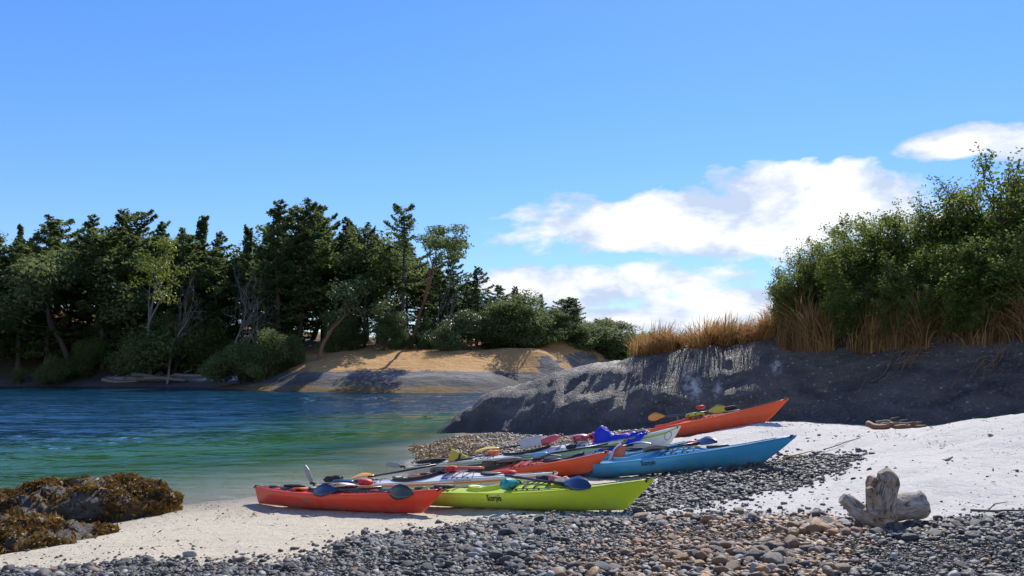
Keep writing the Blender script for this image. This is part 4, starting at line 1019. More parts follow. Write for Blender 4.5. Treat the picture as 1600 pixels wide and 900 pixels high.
paddle(on('white_green', .48, -1.0, -.10), on('white_green', .80, -1.0, .03), 'thin wooden stick leaning on the near side under the blue jacket', (M_orf, M_orf), plain('varnished_wood', (.50, .24, .09), .4), (0, 0))
# --- on the far orange kayak
paddle(on('orange_far', -.34, .4, .26), on('orange_far', .46, .2, .08), 'paddle with two amber blades across the farthest orange kayak', (M_orblade, M_ylblade), M_carbon, (1, 1), (R(70), R(62)), W=.20)
lump('life_jacket', 'life jacket', 'lime life jacket on the farthest orange kayak', frame_at('orange_far', .16, 0, .03), .24, .15, .085, M_olive, 101)
lump('deck_bag', 'bag', 'red bag with black straps on top of the lime life jacket', frame_at('orange_far', .22, .1, .17), .11, .09, .065, M_rdbag, 103)
bottle('dark bottle on the foredeck of the farthest orange kayak', frame_at('orange_far', .44, .2, .05), M_blkbag, .24, .045)
# bow line of the blue kayak and its yellow stick on the sand
a, b = P(1222, 704, 11.3), P(1270, 701, 11.7)
a.z = float(ground_h(a.x, a.y)) + .10; b.z = float(ground_h(b.x, b.y)) + .12
r = thing('stick', line_mw(a, b), 'thin yellow stick lying on the sand under the front blue bow', 'stick')
V, F = tube([(0, 0, 0), ((b - a).length * .5, .01, .0), ((b - a).length, 0, .01)], [.012, .011, .008], 6); obj('shaft', V, F, plain('yellow_wood', (.62, .42, .10), .6), r)
V, F = tube([(.0, 0, -.11), (.02, 0, .0)], .008, 5); obj('stub', V, F, plain('yellow_wood_end', (.50, .34, .10), .6), r)

# ================================================================== DRIFTWOOD in the foreground
def m_drift(t):
    o = t('ShaderNodeTexCoord').outputs['Object']; along = t.attr('grain')[1]
    n = t.noise(along, 9, 7, .7, .3); n2 = t.noise(o, 5, 5); n3 = t.noise(o, 40, 4)
    c = t.mix(t.ramp(n, [(.3, 0), (.7, 1)]), (.21, .165, .12), (.58, .52, .45))
    tan_ = t.attr('tan')[2]
    c = t.mix(t.math('MULTIPLY', tan_, t.ramp(n2, [(.3, .3), (.7, 1)])), c, t.mix(n, (.11, .05, .02), (.42, .24, .10)))
    cr = t.ramp(t.noise(along, 5.5, 4, .6, .6), [(.485, 0), (.5, 1), (.515, 0)])
    c = t.mix(t.math('MULTIPLY', cr, .75), c, (.05, .035, .025))
    h = t.math('ADD', t.math('MULTIPLY', n, .6), t.math('ADD', t.math('MULTIPLY', n3, .15), t.math('MULTIPLY', cr, -.6)))
    return bsdf(t, c, .75, bump(t, h, .9, .02), Specular_IOR_Level=.25)
M_drift = mat('driftwood', m_drift)
def limb(name, pts, rad, parent, tan=0.0, seed=0, n=22, sub=10, flat=1.0, rag=.0):
    """weathered limb along a bent axis with an uneven, fluted surface"""
    pts = [Vector(p) for p in pts]; L = len(pts) - 1; m = L * sub; ax, rr = [], []
    for i in range(m + 1):
        t = i / sub; k = min(int(t), L - 1); f = t - k
        p0, p1, p2, p3 = pts[max(k - 1, 0)], pts[k], pts[k + 1], pts[min(k + 2, L)]
        ax.append(.5 * ((2 * p1) + (p2 - p0) * f + (2 * p0 - 5 * p1 + 4 * p2 - p3) * f * f + (3 * p1 - p0 - 3 * p2 + p3) * f ** 3))
        rr.append(rad[k] * (1 - f) + rad[k + 1] * f)
    V, F = tube(ax, rr, n, False); V = [Vector(v) for v in V]; G = []
    for i in range(m + 1):
        for j in range(n):
            v = V[i * n + j]; a = 2 * math.pi * j / n; d = v - ax[i]
            k = 1 + .16 * float(vnoise(math.cos(a) * 1.6 + seed, math.sin(a) * 1.6, i * .12, seed=seed)) + .07 * math.sin(3 * a + seed + i * .07) + .06 * float(vnoise(math.cos(a) * 5, math.sin(a) * 5, i * .3, seed=seed + 1))
            e = i / m; k *= 1 + rag * max(0, abs(e - .5) * 2 - .75) * 4 * float(vnoise(a * 2.5, seed + e, seed=seed + 2))
            d.z *= flat; V[i * n + j] = ax[i] + d * k; G.append((i * .012, math.cos(a) * .25, math.sin(a) * .25))
    for i0, rev in ((0, True), (m * n, False)):          # sawn or broken ends: sharp rim, slightly hollow face
        b0 = len(V); c0 = ax[0] if rev else ax[-1]; dirn = (ax[1] - ax[0]) if rev else (ax[-2] - ax[-1])
        V += [Vector(V[i0 + j]) for j in range(n)] + [c0 + dirn.normalized() * rad[0 if rev else -1] * .18]; G += [G[i0 + j] for j in range(n)] + [(0, 0, 0)]
        F += [((b0 + j, b0 + (j + 1) % n, b0 + n) if not rev else (b0 + (j + 1) % n, b0 + j, b0 + n)) for j in range(n)]
    return obj(name, V, F, M_drift, parent, attrs=dict(grain=np.array(G), tan=np.full(len(G), tan)))
c = P(1386, 818, 7.15); c.z = float(ground_h(c.x, c.y))
dw = thing('driftwood_log', Matrix.Translation(c), 'bleached driftwood log with a split root end standing on the dark shingle', 'driftwood')
k_ = 7.15 * S / 1200            # metres per photo pixel at the stump
def D(px, py, dy=0.0): return Vector(((px - 1386) * k_, dy, (818 - py) * k_))
limb('root_knob', [D(1372, 822, .0), D(1378, 795, .0), D(1388, 765, .03), D(1391, 748, .03), D(1386, 738, .03)], [.115, .10, .098, .10, .04], dw, .62, 3, rag=.15)
limb('root_base', [D(1343, 800, -.02), D(1358, 806, -.05), D(1376, 812, -.06), D(1392, 806, .0)], [.05, .095, .105, .06], dw, .8, 11, rag=.4)
limb('side_root', [D(1320, 778, .02), D(1330, 786, .01), D(1345, 800, -.01), D(1366, 808, 0)], [.045, .06, .075, .07], dw, .1, 7)
limb('log', [D(1384, 800, .10), D(1408, 797, .13), D(1434, 794, .16), D(1457, 793, .20)], [.105, .118, .112, .108], dw, .05, 17, rag=.10)
# split slabs standing between the knob and the side root
def shard(name, outline, y0, y1, tan, seed):
    ring = []
    for yy in np.linspace(y0, y1, 4):
        ring.append([D(px + 2.0 * float(vnoise(px * .3, yy * 30, seed=seed)), py + 2.0 * float(vnoise(py * .3, yy * 30, seed=seed + 1)), yy + .025 * float(vnoise(px * .1, py * .1, seed=seed))) for px, py in outline])
    V, F = loft(ring); obj(name, V, F, M_drift, dw, smooth=False, attrs=dict(grain=np.array([(v.z, v.x * 2, v.y) for v in V]), tan=np.full(len(V), tan)))
shard('split_slab', [(1352, 806), (1350, 790), (1350, 775), (1351, 762), (1358, 760), (1366, 766), (1370, 778), (1374, 792), (1374, 806)], -.10, -.04, .55, 4)
shard('split_slab', [(1364, 800), (1363, 780), (1362, 757), (1367, 747), (1374, 747), (1376, 765), (1377, 800)], -.01, .09, 1.0, 9)
shard('bark_flap', [(1356, 822), (1354, 806), (1362, 797), (1376, 793), (1388, 800), (1392, 815), (1386, 824), (1370, 826)], -.155, -.10, 1.0, 14)

def stick(px0, py0, d0, px1, py1, d1, r0, r1, label, m, lift=.02, wig=.04, seed=0, name='driftwood_stick', twigs=2):
    a, b = P(px0, py0, d0), P(px1, py1, d1); pts = []
    for t in np.linspace(0, 1, 12):
        p = a.lerp(b, t); p += Vector((0, 1, 0)) * wig * float(vnoise(t * 3.1, seed=seed)) ; p.z = float(ground_h(p.x, p.y)) + lift + wig * .5 * abs(float(vnoise(t * 4, seed=seed + 1))); pts.append(p)
    r = thing(name, Matrix.Translation(pts[0]), label, 'driftwood')
    q = [p - pts[0] for p in pts]; V, F = tube(q, list(np.linspace(r0, r1, 12)), 7); obj('stem', V, F, m, r)
    for k in range(twigs):
        i = 3 + 3 * k; V, F = tube([q[i], q[i] + Vector((.10, .05, .05)), q[i] + Vector((.22, .05, .07))], [r0 * .5, r0 * .4, r0 * .2], 5); obj('twig', V, F, m, r)
    return r
M_kelp = plain('dry_brown_wood', (.17, .075, .03), .7, .3, 12, .3)
M_grwood = plain('grey_brown_wood', (.14, .115, .09), .8, .3, 12, .3)
stick(1360, 668, 14.9, 1402, 680, 14.2, .06, .035, 'rust brown curved driftwood branch on top of the white sand below the rock', M_kelp, .05, .12, 3)
stick(1400, 680, 14.2, 1446, 680, 14.0, .045, .02, 'low brown driftwood branch right of the rust brown curved one', M_kelp, .03, .06, 5)
stick(1372, 664, 15.3, 1432, 678, 14.4, .03, .015, 'thin dark branch behind the rust brown curved driftwood', M_grwood, .10, .10, 9)
stick(1516, 803, 7.5, 1600, 797, 7.5, .012, .007, 'thin dark stick at the edge of the shingle right of the driftwood log', M_grwood, .02, .05, 12, twigs=1)
stick(1478, 718, 10.1, 1488, 714, 10.3, .016, .010, 'short dark twig alone on the bare white sand slope', M_grwood, .01, .01, 15, twigs=0)
stick(1286, 692, 12.5, 1345, 682, 13.2, .008, .005, 'fine straight twig on the sand above the dark gravel', M_grwood, .01, .02, 18, twigs=1)

# ================================================================== VEGETATION
def branches(seed, base, dirv, length, rad, depth, rng, out, ends, spread=.6, up=.15, kids=(2, 4), wind=Vector((0, 0, 0)), crook=.25):
    n = 5; pts = [Vector(base)]; d = Vector(dirv).normalized()
    for i in range(n):
        d = (d + Vector(rng.normal(0, crook * .5, 3)) + Vector((0, 0, up * .3)) + wind * .3).normalized(); pts.append(pts[-1] + d * length / n)
    out.append((pts, list(np.linspace(rad, rad * (.55 if depth else .2), n + 1)), 7 if rad > .1 else (5 if rad > .04 else 4)))
    if depth == 0: ends.append((pts[-1], d)); return
    for k in range(int(rng.integers(kids[0], kids[1] + 1))):
        i = n if k == 0 else int(rng.integers(2, n + 1)); p = pts[i]
        dd = (d + Vector(rng.normal(0, spread, 3)) + Vector((0, 0, up))).normalized()
        branches(seed, p, dd, length * rng.uniform(.55, .85), rad * rng.uniform(.4, .6), depth - 1, rng, out, ends, spread, up, kids, wind, crook)
    if depth <= 1: ends.append((pts[-1], d))
def tubes_mesh(name, tl, m): V, F = joinm(*[tube(p, r, n, False) for p, r, n in tl]); return new_mesh(name, V, F, m)
def leaves_mesh(name, P0, N, size, asp, tint, m, rng, tilt=.6):
    V, F = leaf_cards(P0, N, size, asp, rng, tilt); return new_mesh(name, V, F, m, False, dict(tint=np.repeat(np.clip(tint, 0, 1), 4)))
def conifer(seed, H, Rm, cb, style='fir', nl=58, dens=1.7):
    rng = np.random.default_rng(seed); tl = []; P0 = []; SZ = []; TI = []
    lean = rng.normal(0, .02, 2); ax = lambda z: Vector((lean[0] * z + .12 * math.sin(z * .5 + seed), lean[1] * z, z))
    tl.append(([ax(z) for z in np.linspace(-.6, H * .985, 12)], list(np.linspace(.019 * H, .02, 12)), 8))
    wa = rng.uniform(0, 6.28)
    for k in range(nl):
        f = (k + rng.uniform(0, 1)) / nl; f = f ** (.92 if style == 'fir' else .62); z = H * (cb + (1 - cb) * f)
        if style == 'spire': L = Rm * (1 - f) ** .85
        elif style == 'pine': L = Rm * (.42 + .75 * math.sin(math.pi * min(1, f * .82 + .22)))
        else: L = Rm * (1 - f ** 1.7) ** .75 * (.55 + .6 * min(1, f * 3))
        a = k * 2.4 + rng.normal(0, .4); L *= rng.uniform(.45, 1.15) * (1 + .25 * math.cos(a - wa)); L = max(L, .5)
        sl = (-.22 + .55 * f if style != 'pine' else .05 + .3 * f) + rng.normal(0, .10)
        b = ax(z); pts = [b + Vector((math.cos(a) * L * t, math.sin(a) * L * t, L * (sl * t + .12 * t * t - .10 * math.sin(math.pi * t)))) for t in np.linspace(0, 1, 5)]
        tl.append((pts, list(np.linspace(.035 + .010 * L, .012, 5)), 4))
        n = int((26 + 30 * L) * dens * rng.uniform(.6, 1.2)); tt = rng.beta(2.2, 1.1, n) * 1.04
        lat = rng.normal(0, 1, n) * (.12 + .22 * L * np.clip(1.05 - tt, .0, 1) ** .6)
        pa = np.array([p[:] for p in pts]); ii = np.clip(tt * 4, 0, 3.999); i0 = ii.astype(int); fr = (ii - i0)[:, None]
        q = pa[i0] * (1 - fr) + pa[i0 + 1] * fr; q[:, 0] += -math.sin(a) * lat; q[:, 1] += math.cos(a) * lat
        q[:, 2] += rng.normal(0, .11, n) - .10 * np.abs(lat); P0.append(q); SZ.append(rng.uniform(.22, .60, n)); TI.append(np.clip(rng.beta(1.5, 2.5, n) * .7 + rng.normal(0, .22) + .22 * tt - .1, 0, 1))
    P0 = np.concatenate(P0); n = len(P0)
    N = np.tile([0, 0, 1.0], (n, 1))
    return tubes_mesh('trunk', tl, M_bark), leaves_mesh('crown', P0, N, np.concatenate(SZ), .5, np.concatenate(TI), M_needle2 if style == 'pine' else M_needle, rng, .55)
def broadleaf(seed, H, spread_, m_leaf, m_bark_, depth=3, lean=(0, 0), leafsz=(.14, .30), per=70, crad=.8, trunk=.45, multi=1, up=.15):
    rng = np.random.default_rng(seed); tl, ends = [], []
    for q in range(multi):
        d = Vector((lean[0] + rng.normal(0, .10 * multi), lean[1] + rng.normal(0, .10 * multi), 1))
        branches(seed, (rng.normal(0, .15 * (multi > 1)), rng.normal(0, .15 * (multi > 1)), -.4), d, H * trunk, .020 * H, depth, rng, tl, ends, spread_, up, (2, 3))
    P0, TI, SZ, NN = [], [], [], []
    for e, d in ends:
        n = int(per * rng.uniform(.6, 1.3)); v = rng.normal(size=(n, 3)); v /= np.linalg.norm(v, axis=1, keepdims=True); rr = crad * rng.uniform(.25, 1, (n, 1)) ** .6
        P0.append(np.array(e[:]) + v * rr * np.array([1.15, 1.15, .65])); NN.append(v * .7 + np.array([0, 0, .6])); SZ.append(rng.uniform(*leafsz, n)); TI.append(np.clip(rng.beta(2, 2, n) + rng.normal(0, .13), 0, 1))
    return tubes_mesh('trunk', tl, m_bark_), leaves_mesh('crown', np.concatenate(P0), np.concatenate(NN), np.concatenate(SZ), .5, np.concatenate(TI), m_leaf, rng, .5)
def snag(seed, H, lean=(0, 0), depth=4):
    rng = np.random.default_rng(seed); tl, ends = [], []
    branches(seed, (0, 0, -.3), Vector((lean[0], lean[1], 1)), H * .5, .024 * H, depth, rng, tl, ends, .55, .18, (2, 4), Vector((0, 0, 0)), .35)
    return tubes_mesh('trunk', [t_ for t_ in tl if t_[1][0] > .02], M_snag), tubes_mesh('dead_twigs', [(p, [max(r_, .014) for r_ in r], 3) for p, r, n in tl if r[0] <= .02] or tl[-2:], M_snag)

KIND = {}
def kind(key, H, fn):
    z = np.empty(len(fn[1].vertices) * 3, np.float32); fn[1].vertices.foreach_get('co', z); KIND.setdefault(key, []).append((float(np.percentile(z[2::3], 99.7)),) + fn)
for q in range(4): kind('fir', 18, conifer(400 + q, 18, 4.3, .10, 'fir', 74, 1.5))
for q in range(2): kind('spire', 14, conifer(420 + q, 14, 3.2, .05, 'spire', 64, 1.5))
for q in range(3): kind('pine', 15, conifer(430 + q, 15, 4.4, .22, 'pine', 56, 1.6))
kind('tallfir', 19, conifer(441, 19, 3.6, .30, 'pine', 36, 1.6))
for q in range(2): kind('madrone', 9, broadleaf(450 + q, 9, .55, M_madleaf, M_madrone, 4, (0, 0), (.16, .34), 42, .75, .34))
for q in range(2): kind('roundtree', 13, broadleaf(480 + q, 13, .6, M_needle2, M_bark, 4, (0, 0), (.22, .48), 85, 1.15, .30, 1, .22))
kind('leaning', 13, broadleaf(455, 13, .42, M_needle2, M_madrone, 4, (.28, 0), (.20, .42), 120, .95, .50))
kind('yellowtop', 11, broadleaf(457, 11, .42, M_yelleaf, M_snag, 3, (0, 0), (.18, .36), 60, .85, .50))
for q in range(2): kind('bush', 4, broadleaf(460 + q, 4.0, .75, M_madleaf, M_madrone, 3, (0, 0), (.09, .20), 170, .70, .34, 4))
for q in range(2): kind('darkbush', 4, broadleaf(465 + q, 4.0, .8, M_needle, M_bark, 3, (0, 0), (.08, .20), 300, .80, .30, 4))
for q in range(2): kind('snag', 8, snag(470 + q, 8, (.12 * (1 - 2 * q), 0), 4))
kind('leansnag', 10, snag(477, 10, (.62, 0), 4))
TCOUNT = {}
def tree(k, px, top, d, wd, label, group='trees on the far shore', base=None, name=None, cat='tree', yaw=None):
    lst = KIND[k]; i = TCOUNT.get(k, 0); TCOUNT[k] = i + 1; H, trunk, crown = lst[i % len(lst)]
    x = P(px, 560, d).x; y = d * S; zb = float(isl_h(x, y)) if base is None else P(px, base, d).z
    zb = max(zb, .4); h = max(2.0, P(px, top, d).z - zb); s_ = h / H
    root = thing(name or {'snag': 'dead_tree', 'leansnag': 'dead_tree', 'bush': 'shrub', 'darkbush': 'shrub', 'pine': 'pine_tree', 'madrone': 'madrone_tree', 'leaning': 'madrone_tree', 'yellowtop': 'broadleaf_tree', 'roundtree': 'broadleaf_tree'}.get(k, 'fir_tree'),
                 Matrix.Translation((x, y, zb)) @ Matrix.Rotation(yaw if yaw is not None else random.uniform(0, 6.28), 4, 'Z') @ Matrix.Diagonal((s_ * wd, s_ * wd, s_, 1)), label, cat, group)
    link('trunk', trunk, root); c_ = link('crown' if 'snag' not in k else 'dead_twigs', crown, root)
    if 'snag' in k: tag(c_, kind='stuff')
    return root
HERO = [('fir', -25, 372, 112, 1.0, 'dark fir cut by the left edge of the photo', 'left edge fir'),
        ('pine', 62, 338, 118, 1.25, 'broad flat topped fir with a bare trunk above golden grass at far left', 'flat topped fir'),
        ('spire', 18, 352, 124, .8, 'small pointed fir peeking over the wood left of the flat topped fir', 'small pointed fir'),
        ('fir', 135, 338, 116, 1.1, 'full bushy fir right of the flat topped fir', 'full bushy fir'),
        ('pine', 195, 330, 118, 1.1, 'tall dark fir with ragged top above the small white beach', 'ragged topped fir'),
        ('fir', 240, 348, 118, .95, 'fir rising straight behind the yellow green broadleaf', 'fir behind the yellow tree'),
        ('spire', 303, 338, 116, 1.0, 'single sharply pointed spire fir', 'spire fir'),
        ('fir', 278, 358, 120, .9, 'bushy fir immediately left of the spire fir', 'bushy fir by the spire'),
        ('fir', 340, 366, 114, 1.0, 'mid green fir behind the largest grey snag', 'fir behind the snag'),
        ('spire', 377, 354, 108, .75, 'small slim fir with tufted top left of the big broad fir', 'slim tufted fir'),
        ('fir', 432, 316, 102, 1.15, 'big broad fir, the tallest in the middle of the wood', 'big broad fir'),
        ('pine', 468, 318, 104, .95, 'thin topped fir touching the right side of the big broad fir', 'thin topped fir'),
        ('pine', 508, 332, 102, .95, 'fir with a rounded tuft behind the silvery madrone', 'round tuft fir'),
        ('fir', 540, 342, 104, .95, 'dense fir midway between the round tuft and the layered fir', 'dense middle fir'),
        ('pine', 570, 350, 98, .9, 'sparse pine just left of the tall layered fir', 'sparse pine'),
        ('tallfir', 628, 322, 97, 1.0, 'tall open fir with flat layered limbs standing above the rest', 'layered fir'),
        ('leaning', 640, 366, 93, 1.15, 'leaning madrone with reddish trunk and rounded top', 'leaning madrone'),
        ('fir', 745, 418, 98, 1.25, 'dark fir right of the leaning madrone', 'fir right of the madrone'),
        ('fir', 712, 402, 102, 1.2, 'thin fir behind the leaning grey snag', 'thin fir'),
        ('fir', 778, 446, 99, 1.7, 'conical dark fir at the back of the orange rock', 'conical fir'),
        ('roundtree', 826, 458, 101, 1.7, 'round dense tree over the ochre slope', 'round dense pine'),
        ('roundtree', 858, 478, 104, 1.7, 'lower round tree right of the round dense one', 'lower pine'),
        ('pine', 886, 466, 107, 2.0, 'ragged dark fir near the end of the point', 'ragged end fir'),
        ('roundtree', 942, 494, 108, 1.9, 'spreading flat tree at the tip of the point', 'spreading tip pine'),
        ('roundtree', 908, 490, 109, 1.6, 'dark round tree tucked behind the spreading tip tree', 'tucked pine'),
        ('fir', 803, 448, 104, 1.2, 'pointed fir behind the round dense tree', 'pointed fir'),
        ('fir', 846, 460, 106, 1.2, 'pointed fir above the lower round tree', 'second pointed fir'),
        ('spire', 902, 470, 110, 1.3, 'slim dark fir beside the ragged end fir', 'slim end fir'),
        ('madrone', 498, 430, 91, 1.1, 'silvery green madrone with broad shining leaves', 'silvery madrone'),
        ('yellowtop', 236, 380, 104, .8, 'yellow green broadleaf on tall white bare trunk', 'yellow broadleaf'),
        ('bush', 596, 488, 92, 1.25, 'pale green rounded shrub on the rock left of the leaning madrone', 'pale shrub'),
        ('bush', 704, 494, 89, 1.15, 'bright green shrub at the front of the orange rock', 'bright shrub'),
        ('bush', 738, 486, 92, 1.0, 'dark green shrub joined to the right of the bright one', 'joined shrub'),
        ('darkbush', 630, 522, 91, 1.0, 'low dark shrub right beside the pale green shrub', 'low dark shrub'),
        ('snag', 362, 412, 99, .62, 'largest grey dead tree with many bare forks', 'largest snag'),
        ('snag', 403, 440, 98, .55, 'second grey dead tree right of the largest snag', 'second snag'),
        ('snag', 262, 425, 101, .55, 'grey bare tree beside the yellow green broadleaf', 'third snag'),
        ('leansnag', 668, 410, 94, .55, 'grey dead trunk leaning right in front of the dark wood', 'leaning snag')]
for k, px, top, d, wd, label, sh_ in HERO:
    tree(k, px, top, d + (7 if 500 < px < 800 and d < 105 else 0), wd * (.8 if 'bush' in k else 1), label, yaw=0.0 if k in ('leaning', 'leansnag') else None)
UNDER = [(420, 505, 90, 1.0, 'dark round juniper reaching down to the rocks at the middle'), (385, 520, 91, 1.1, 'smaller dark juniper left of the big round one'), (455, 512, 92, 1.1, 'dark shrub under the silvery madrone'),
         (285, 478, 106, 1.2, 'black green shrub below the third snag'), (330, 490, 106, 1.1, 'black green shrub below the largest snag'), (236, 500, 107, 1.0, 'dark shrub at the foot of the white bare trunk'),
         (130, 520, 107, 1.1, 'dark shrub on the bank below the flat topped fir'), (95, 545, 104, 1.1, 'low dark shrub near the water at far left'), (170, 490, 110, 1.2, 'tall dark shrub under the ragged topped fir'),
         (20, 500, 112, 1.2, 'dark shrub under the left edge fir'), (540, 490, 96, 1.1, 'dark shrub behind the pale green shrub'), (665, 500, 95, 1.0, 'dark shrub at the foot of the leaning madrone'),
         (772, 505, 97, 1.6, 'dark shrub under the conical fir'), (815, 505, 99, 2.0, 'dark shrub under the round dense tree'), (868, 510, 103, 2.2, 'dark shrub near the ragged end fir'), (792, 492, 98, 2.0, 'dark shrub filling the gap right of the conical fir'), (838, 500, 101, 2.2, 'dark shrub between the two round trees over the ochre slope'), (884, 500, 105, 2.0, 'dark shrub at the foot of the ragged end fir'),
         (915, 506, 107, 2.0, 'dark shrub left under the spreading tip tree'), (945, 508, 107, 2.0, 'dark shrub right under the spreading tip tree'), (966, 520, 109, 1.8, 'last low shrub at the very tip of the point'),
         (812, 470, 104, 1.7, 'rounded dark shrub behind the round dense tree'), (868, 486, 108, 1.7, 'rounded dark shrub behind the ragged end fir'), (30, 572, 103.5, .8, 'yellow green low shrub by the water at far left')]
for px, top, d, wd, label in UNDER:
    tree('bush' if label.startswith('yellow') else 'darkbush', px, top + (12 if px < 480 else 0), d + (6 if 500 < px < 800 else 0), wd * .78, label, 'undergrowth on the far shore')
# the wood behind, filling between the trees of the front rank
rows = [(d, px) for d in (108, 116, 124) for px in np.arange(-60, 930, 44) + (d % 3) * 17]
silx = [-60, 0, 60, 135, 190, 240, 303, 340, 380, 430, 475, 505, 560, 625, 670, 700, 740, 780, 830, 900]; sily = [372, 366, 356, 352, 350, 362, 362, 380, 372, 342, 345, 352, 366, 362, 385, 410, 432, 458, 478, 492]
near_name = lambda px: min(HERO[:28], key=lambda h: abs(h[1] - px))
seen = {}
for q, (d, px) in enumerate(rows):
    top = float(np.interp(px, silx, sily)) + RNG.uniform(4, 46); h_ = near_name(px); how = {108: 'near', 116: 'deep', 124: 'rear'}[d]
    size = 'low' if top > np.interp(px, silx, sily) + 25 else 'taller'
    sd_ = 'just left of' if px < h_[1] - 6 else ('just right of' if px > h_[1] + 6 else 'straight behind')
    lab = f'{size} {how} wood fir {sd_} the {h_[6]}'
    if lab in seen: lab = lab.replace('wood fir', 'wood narrow fir')
    seen[lab] = 1
    if q % 3 == 1: lab = lab.replace('fir', 'round tree', 1)
    tree('roundtree' if q % 3 == 1 else ('pine' if q % 5 == 0 else 'fir'), px, top, d, 1.2 + .9 * float(sstep(740, 850, px)), lab, 'trees filling the wood of the far shore')
# far wood on the distant island: one mass
n = 9000; x = RNG.uniform(-30, 150, n); y = RNG.uniform(440, 500, n); z = 16 * np.clip(1 - ((y - 475) / 44) ** 2, 0, 1) * np.clip(1 - ((x - 60) / 95) ** 2, 0, 1) - 1 + RNG.uniform(0, 1, n) ** 1.6 * (9 + 4 * vnoise(x * .25, y * .1, seed=81))
Vl, Fl = leaf_cards(np.c_[x, y, z], np.tile([0, -.3, .6], (n, 1)), RNG.uniform(1.2, 3.2, n), .6, RNG)
tag(obj('distant_wood', Vl, Fl, M_needle, None, False, dict(tint=np.repeat(RNG.beta(2, 2, n), 4))), 'distant wood on the island through the gap', kind='stuff')

# drift logs on the far shore
for q, (px0, py0, px1, py1, d, lab) in enumerate([(205, 585, 262, 596, 102, 'long white drift log on the far shore left of the small beach'), (225, 594, 290, 592, 101.5, 'white drift log lying level under the long white one'),
                                 (270, 590, 330, 582, 102, 'grey drift log leaning up the bank by the small beach'), (160, 594, 215, 598, 102.5, 'grey drift log lowest at the far water edge')]):
    a, b = P(px0, py0, d), P(px1, py1, d - .5); a.z = max(a.z, float(isl_h(a.x, a.y)) + .2); b.z = max(b.z, float(isl_h(b.x, b.y)) + .2)
    r = thing('drift_log', Matrix.Translation(a), lab, 'driftwood', 'drift logs on the far shore'); v = b - a
    V, F = tube([v * t + Vector((0, 0, .25 * math.sin(t * 3 + q))) for t in np.linspace(0, 1, 8)], list(np.linspace(.26, .14, 8)), 8); obj('log', V, F, M_snag, r)
    for t in (.25, .6):
        V, F = tube([v * t, v * t + Vector((.5, -.3, .5)), v * t + Vector((1.2, -.3, .8))], [.09, .06, .03], 5); obj('branch_stub', V, F, M_snag, r)

# ------------------------------------------------------------------ shrubs on the headland
def hedge_shrub(seed, H, W, nst=26):
    rng = np.random.default_rng(seed); tl = []; P0, NN, TI, SZ = [], [], [], []
    for k in range(nst):
        a = rng.uniform(0, 6.28); rr = W * .5 * rng.uniform(.1, 1) ** .6; h = H * rng.uniform(.55, 1.06) * (1 - .30 * (rr / (W * .5)) ** 2)
        b = Vector((math.cos(a) * rr * .45, math.sin(a) * rr * .45, -.2)); tp = Vector((math.cos(a) * rr, math.sin(a) * rr, h))
        pts = [b.lerp(tp, t) + Vector(rng.normal(0, .07, 3)) * (t > 0) + Vector((0, 0, .12 * H * math.sin(t * 3.14))) * .3 for t in np.linspace(0, 1, 7)]
        tl.append((pts, list(np.linspace(.030, .006, 7)), 4)); sub = []
        for j in range(11):
            t = rng.uniform(.22, 1.0); i = min(int(t * 6), 5); p = pts[i].lerp(pts[i + 1], t * 6 - i)
            d = Vector((math.cos(a) * .6, math.sin(a) * .6, .55)) + Vector(rng.normal(0, .65, 3)); l = rng.uniform(.25, .75); e = p + d.normalized() * l; e.z = max(e.z, .3)
            tl.append(([p, p.lerp(e, .5) + Vector((0, 0, .05)), e], [.010, .007, .004], 3)); sub.append((p, e))
        sub.append((pts[4], pts[6] + Vector(rng.normal(0, .05, 3)) + Vector((0, 0, rng.uniform(0, .25)))))
        ct = rng.normal(0, .14)
        for p, e in sub:
            n = int(rng.integers(34, 62)); t = rng.uniform(.1, 1.05, n)[:, None]; q = np.array(p[:]) * (1 - t) + np.array(e[:]) * t + rng.normal(0, .085, (n, 3))
            P0.append(q); NN.append(rng.normal(0, .5, (n, 3)) + np.array([math.cos(a) * .3, math.sin(a) * .3, .7])); SZ.append(rng.uniform(.05, .115, n)); TI.append(np.clip(rng.beta(1.8, 2.2, n) + ct + rng.normal(0, .10), 0, 1))
    return tubes_mesh('stems', tl, M_bark), leaves_mesh('foliage', np.concatenate(P0), np.concatenate(NN), np.concatenate(SZ), .55, np.concatenate(TI), M_shrubleaf, rng, .6)
HS = [(3.2,) + hedge_shrub(500 + q, 3.2, 2.7, 30) for q in range(5)]
def head_base(px, d):
    x = P(px, 520, d).x; y = d * S; return x, y, float(head_h(x, y))
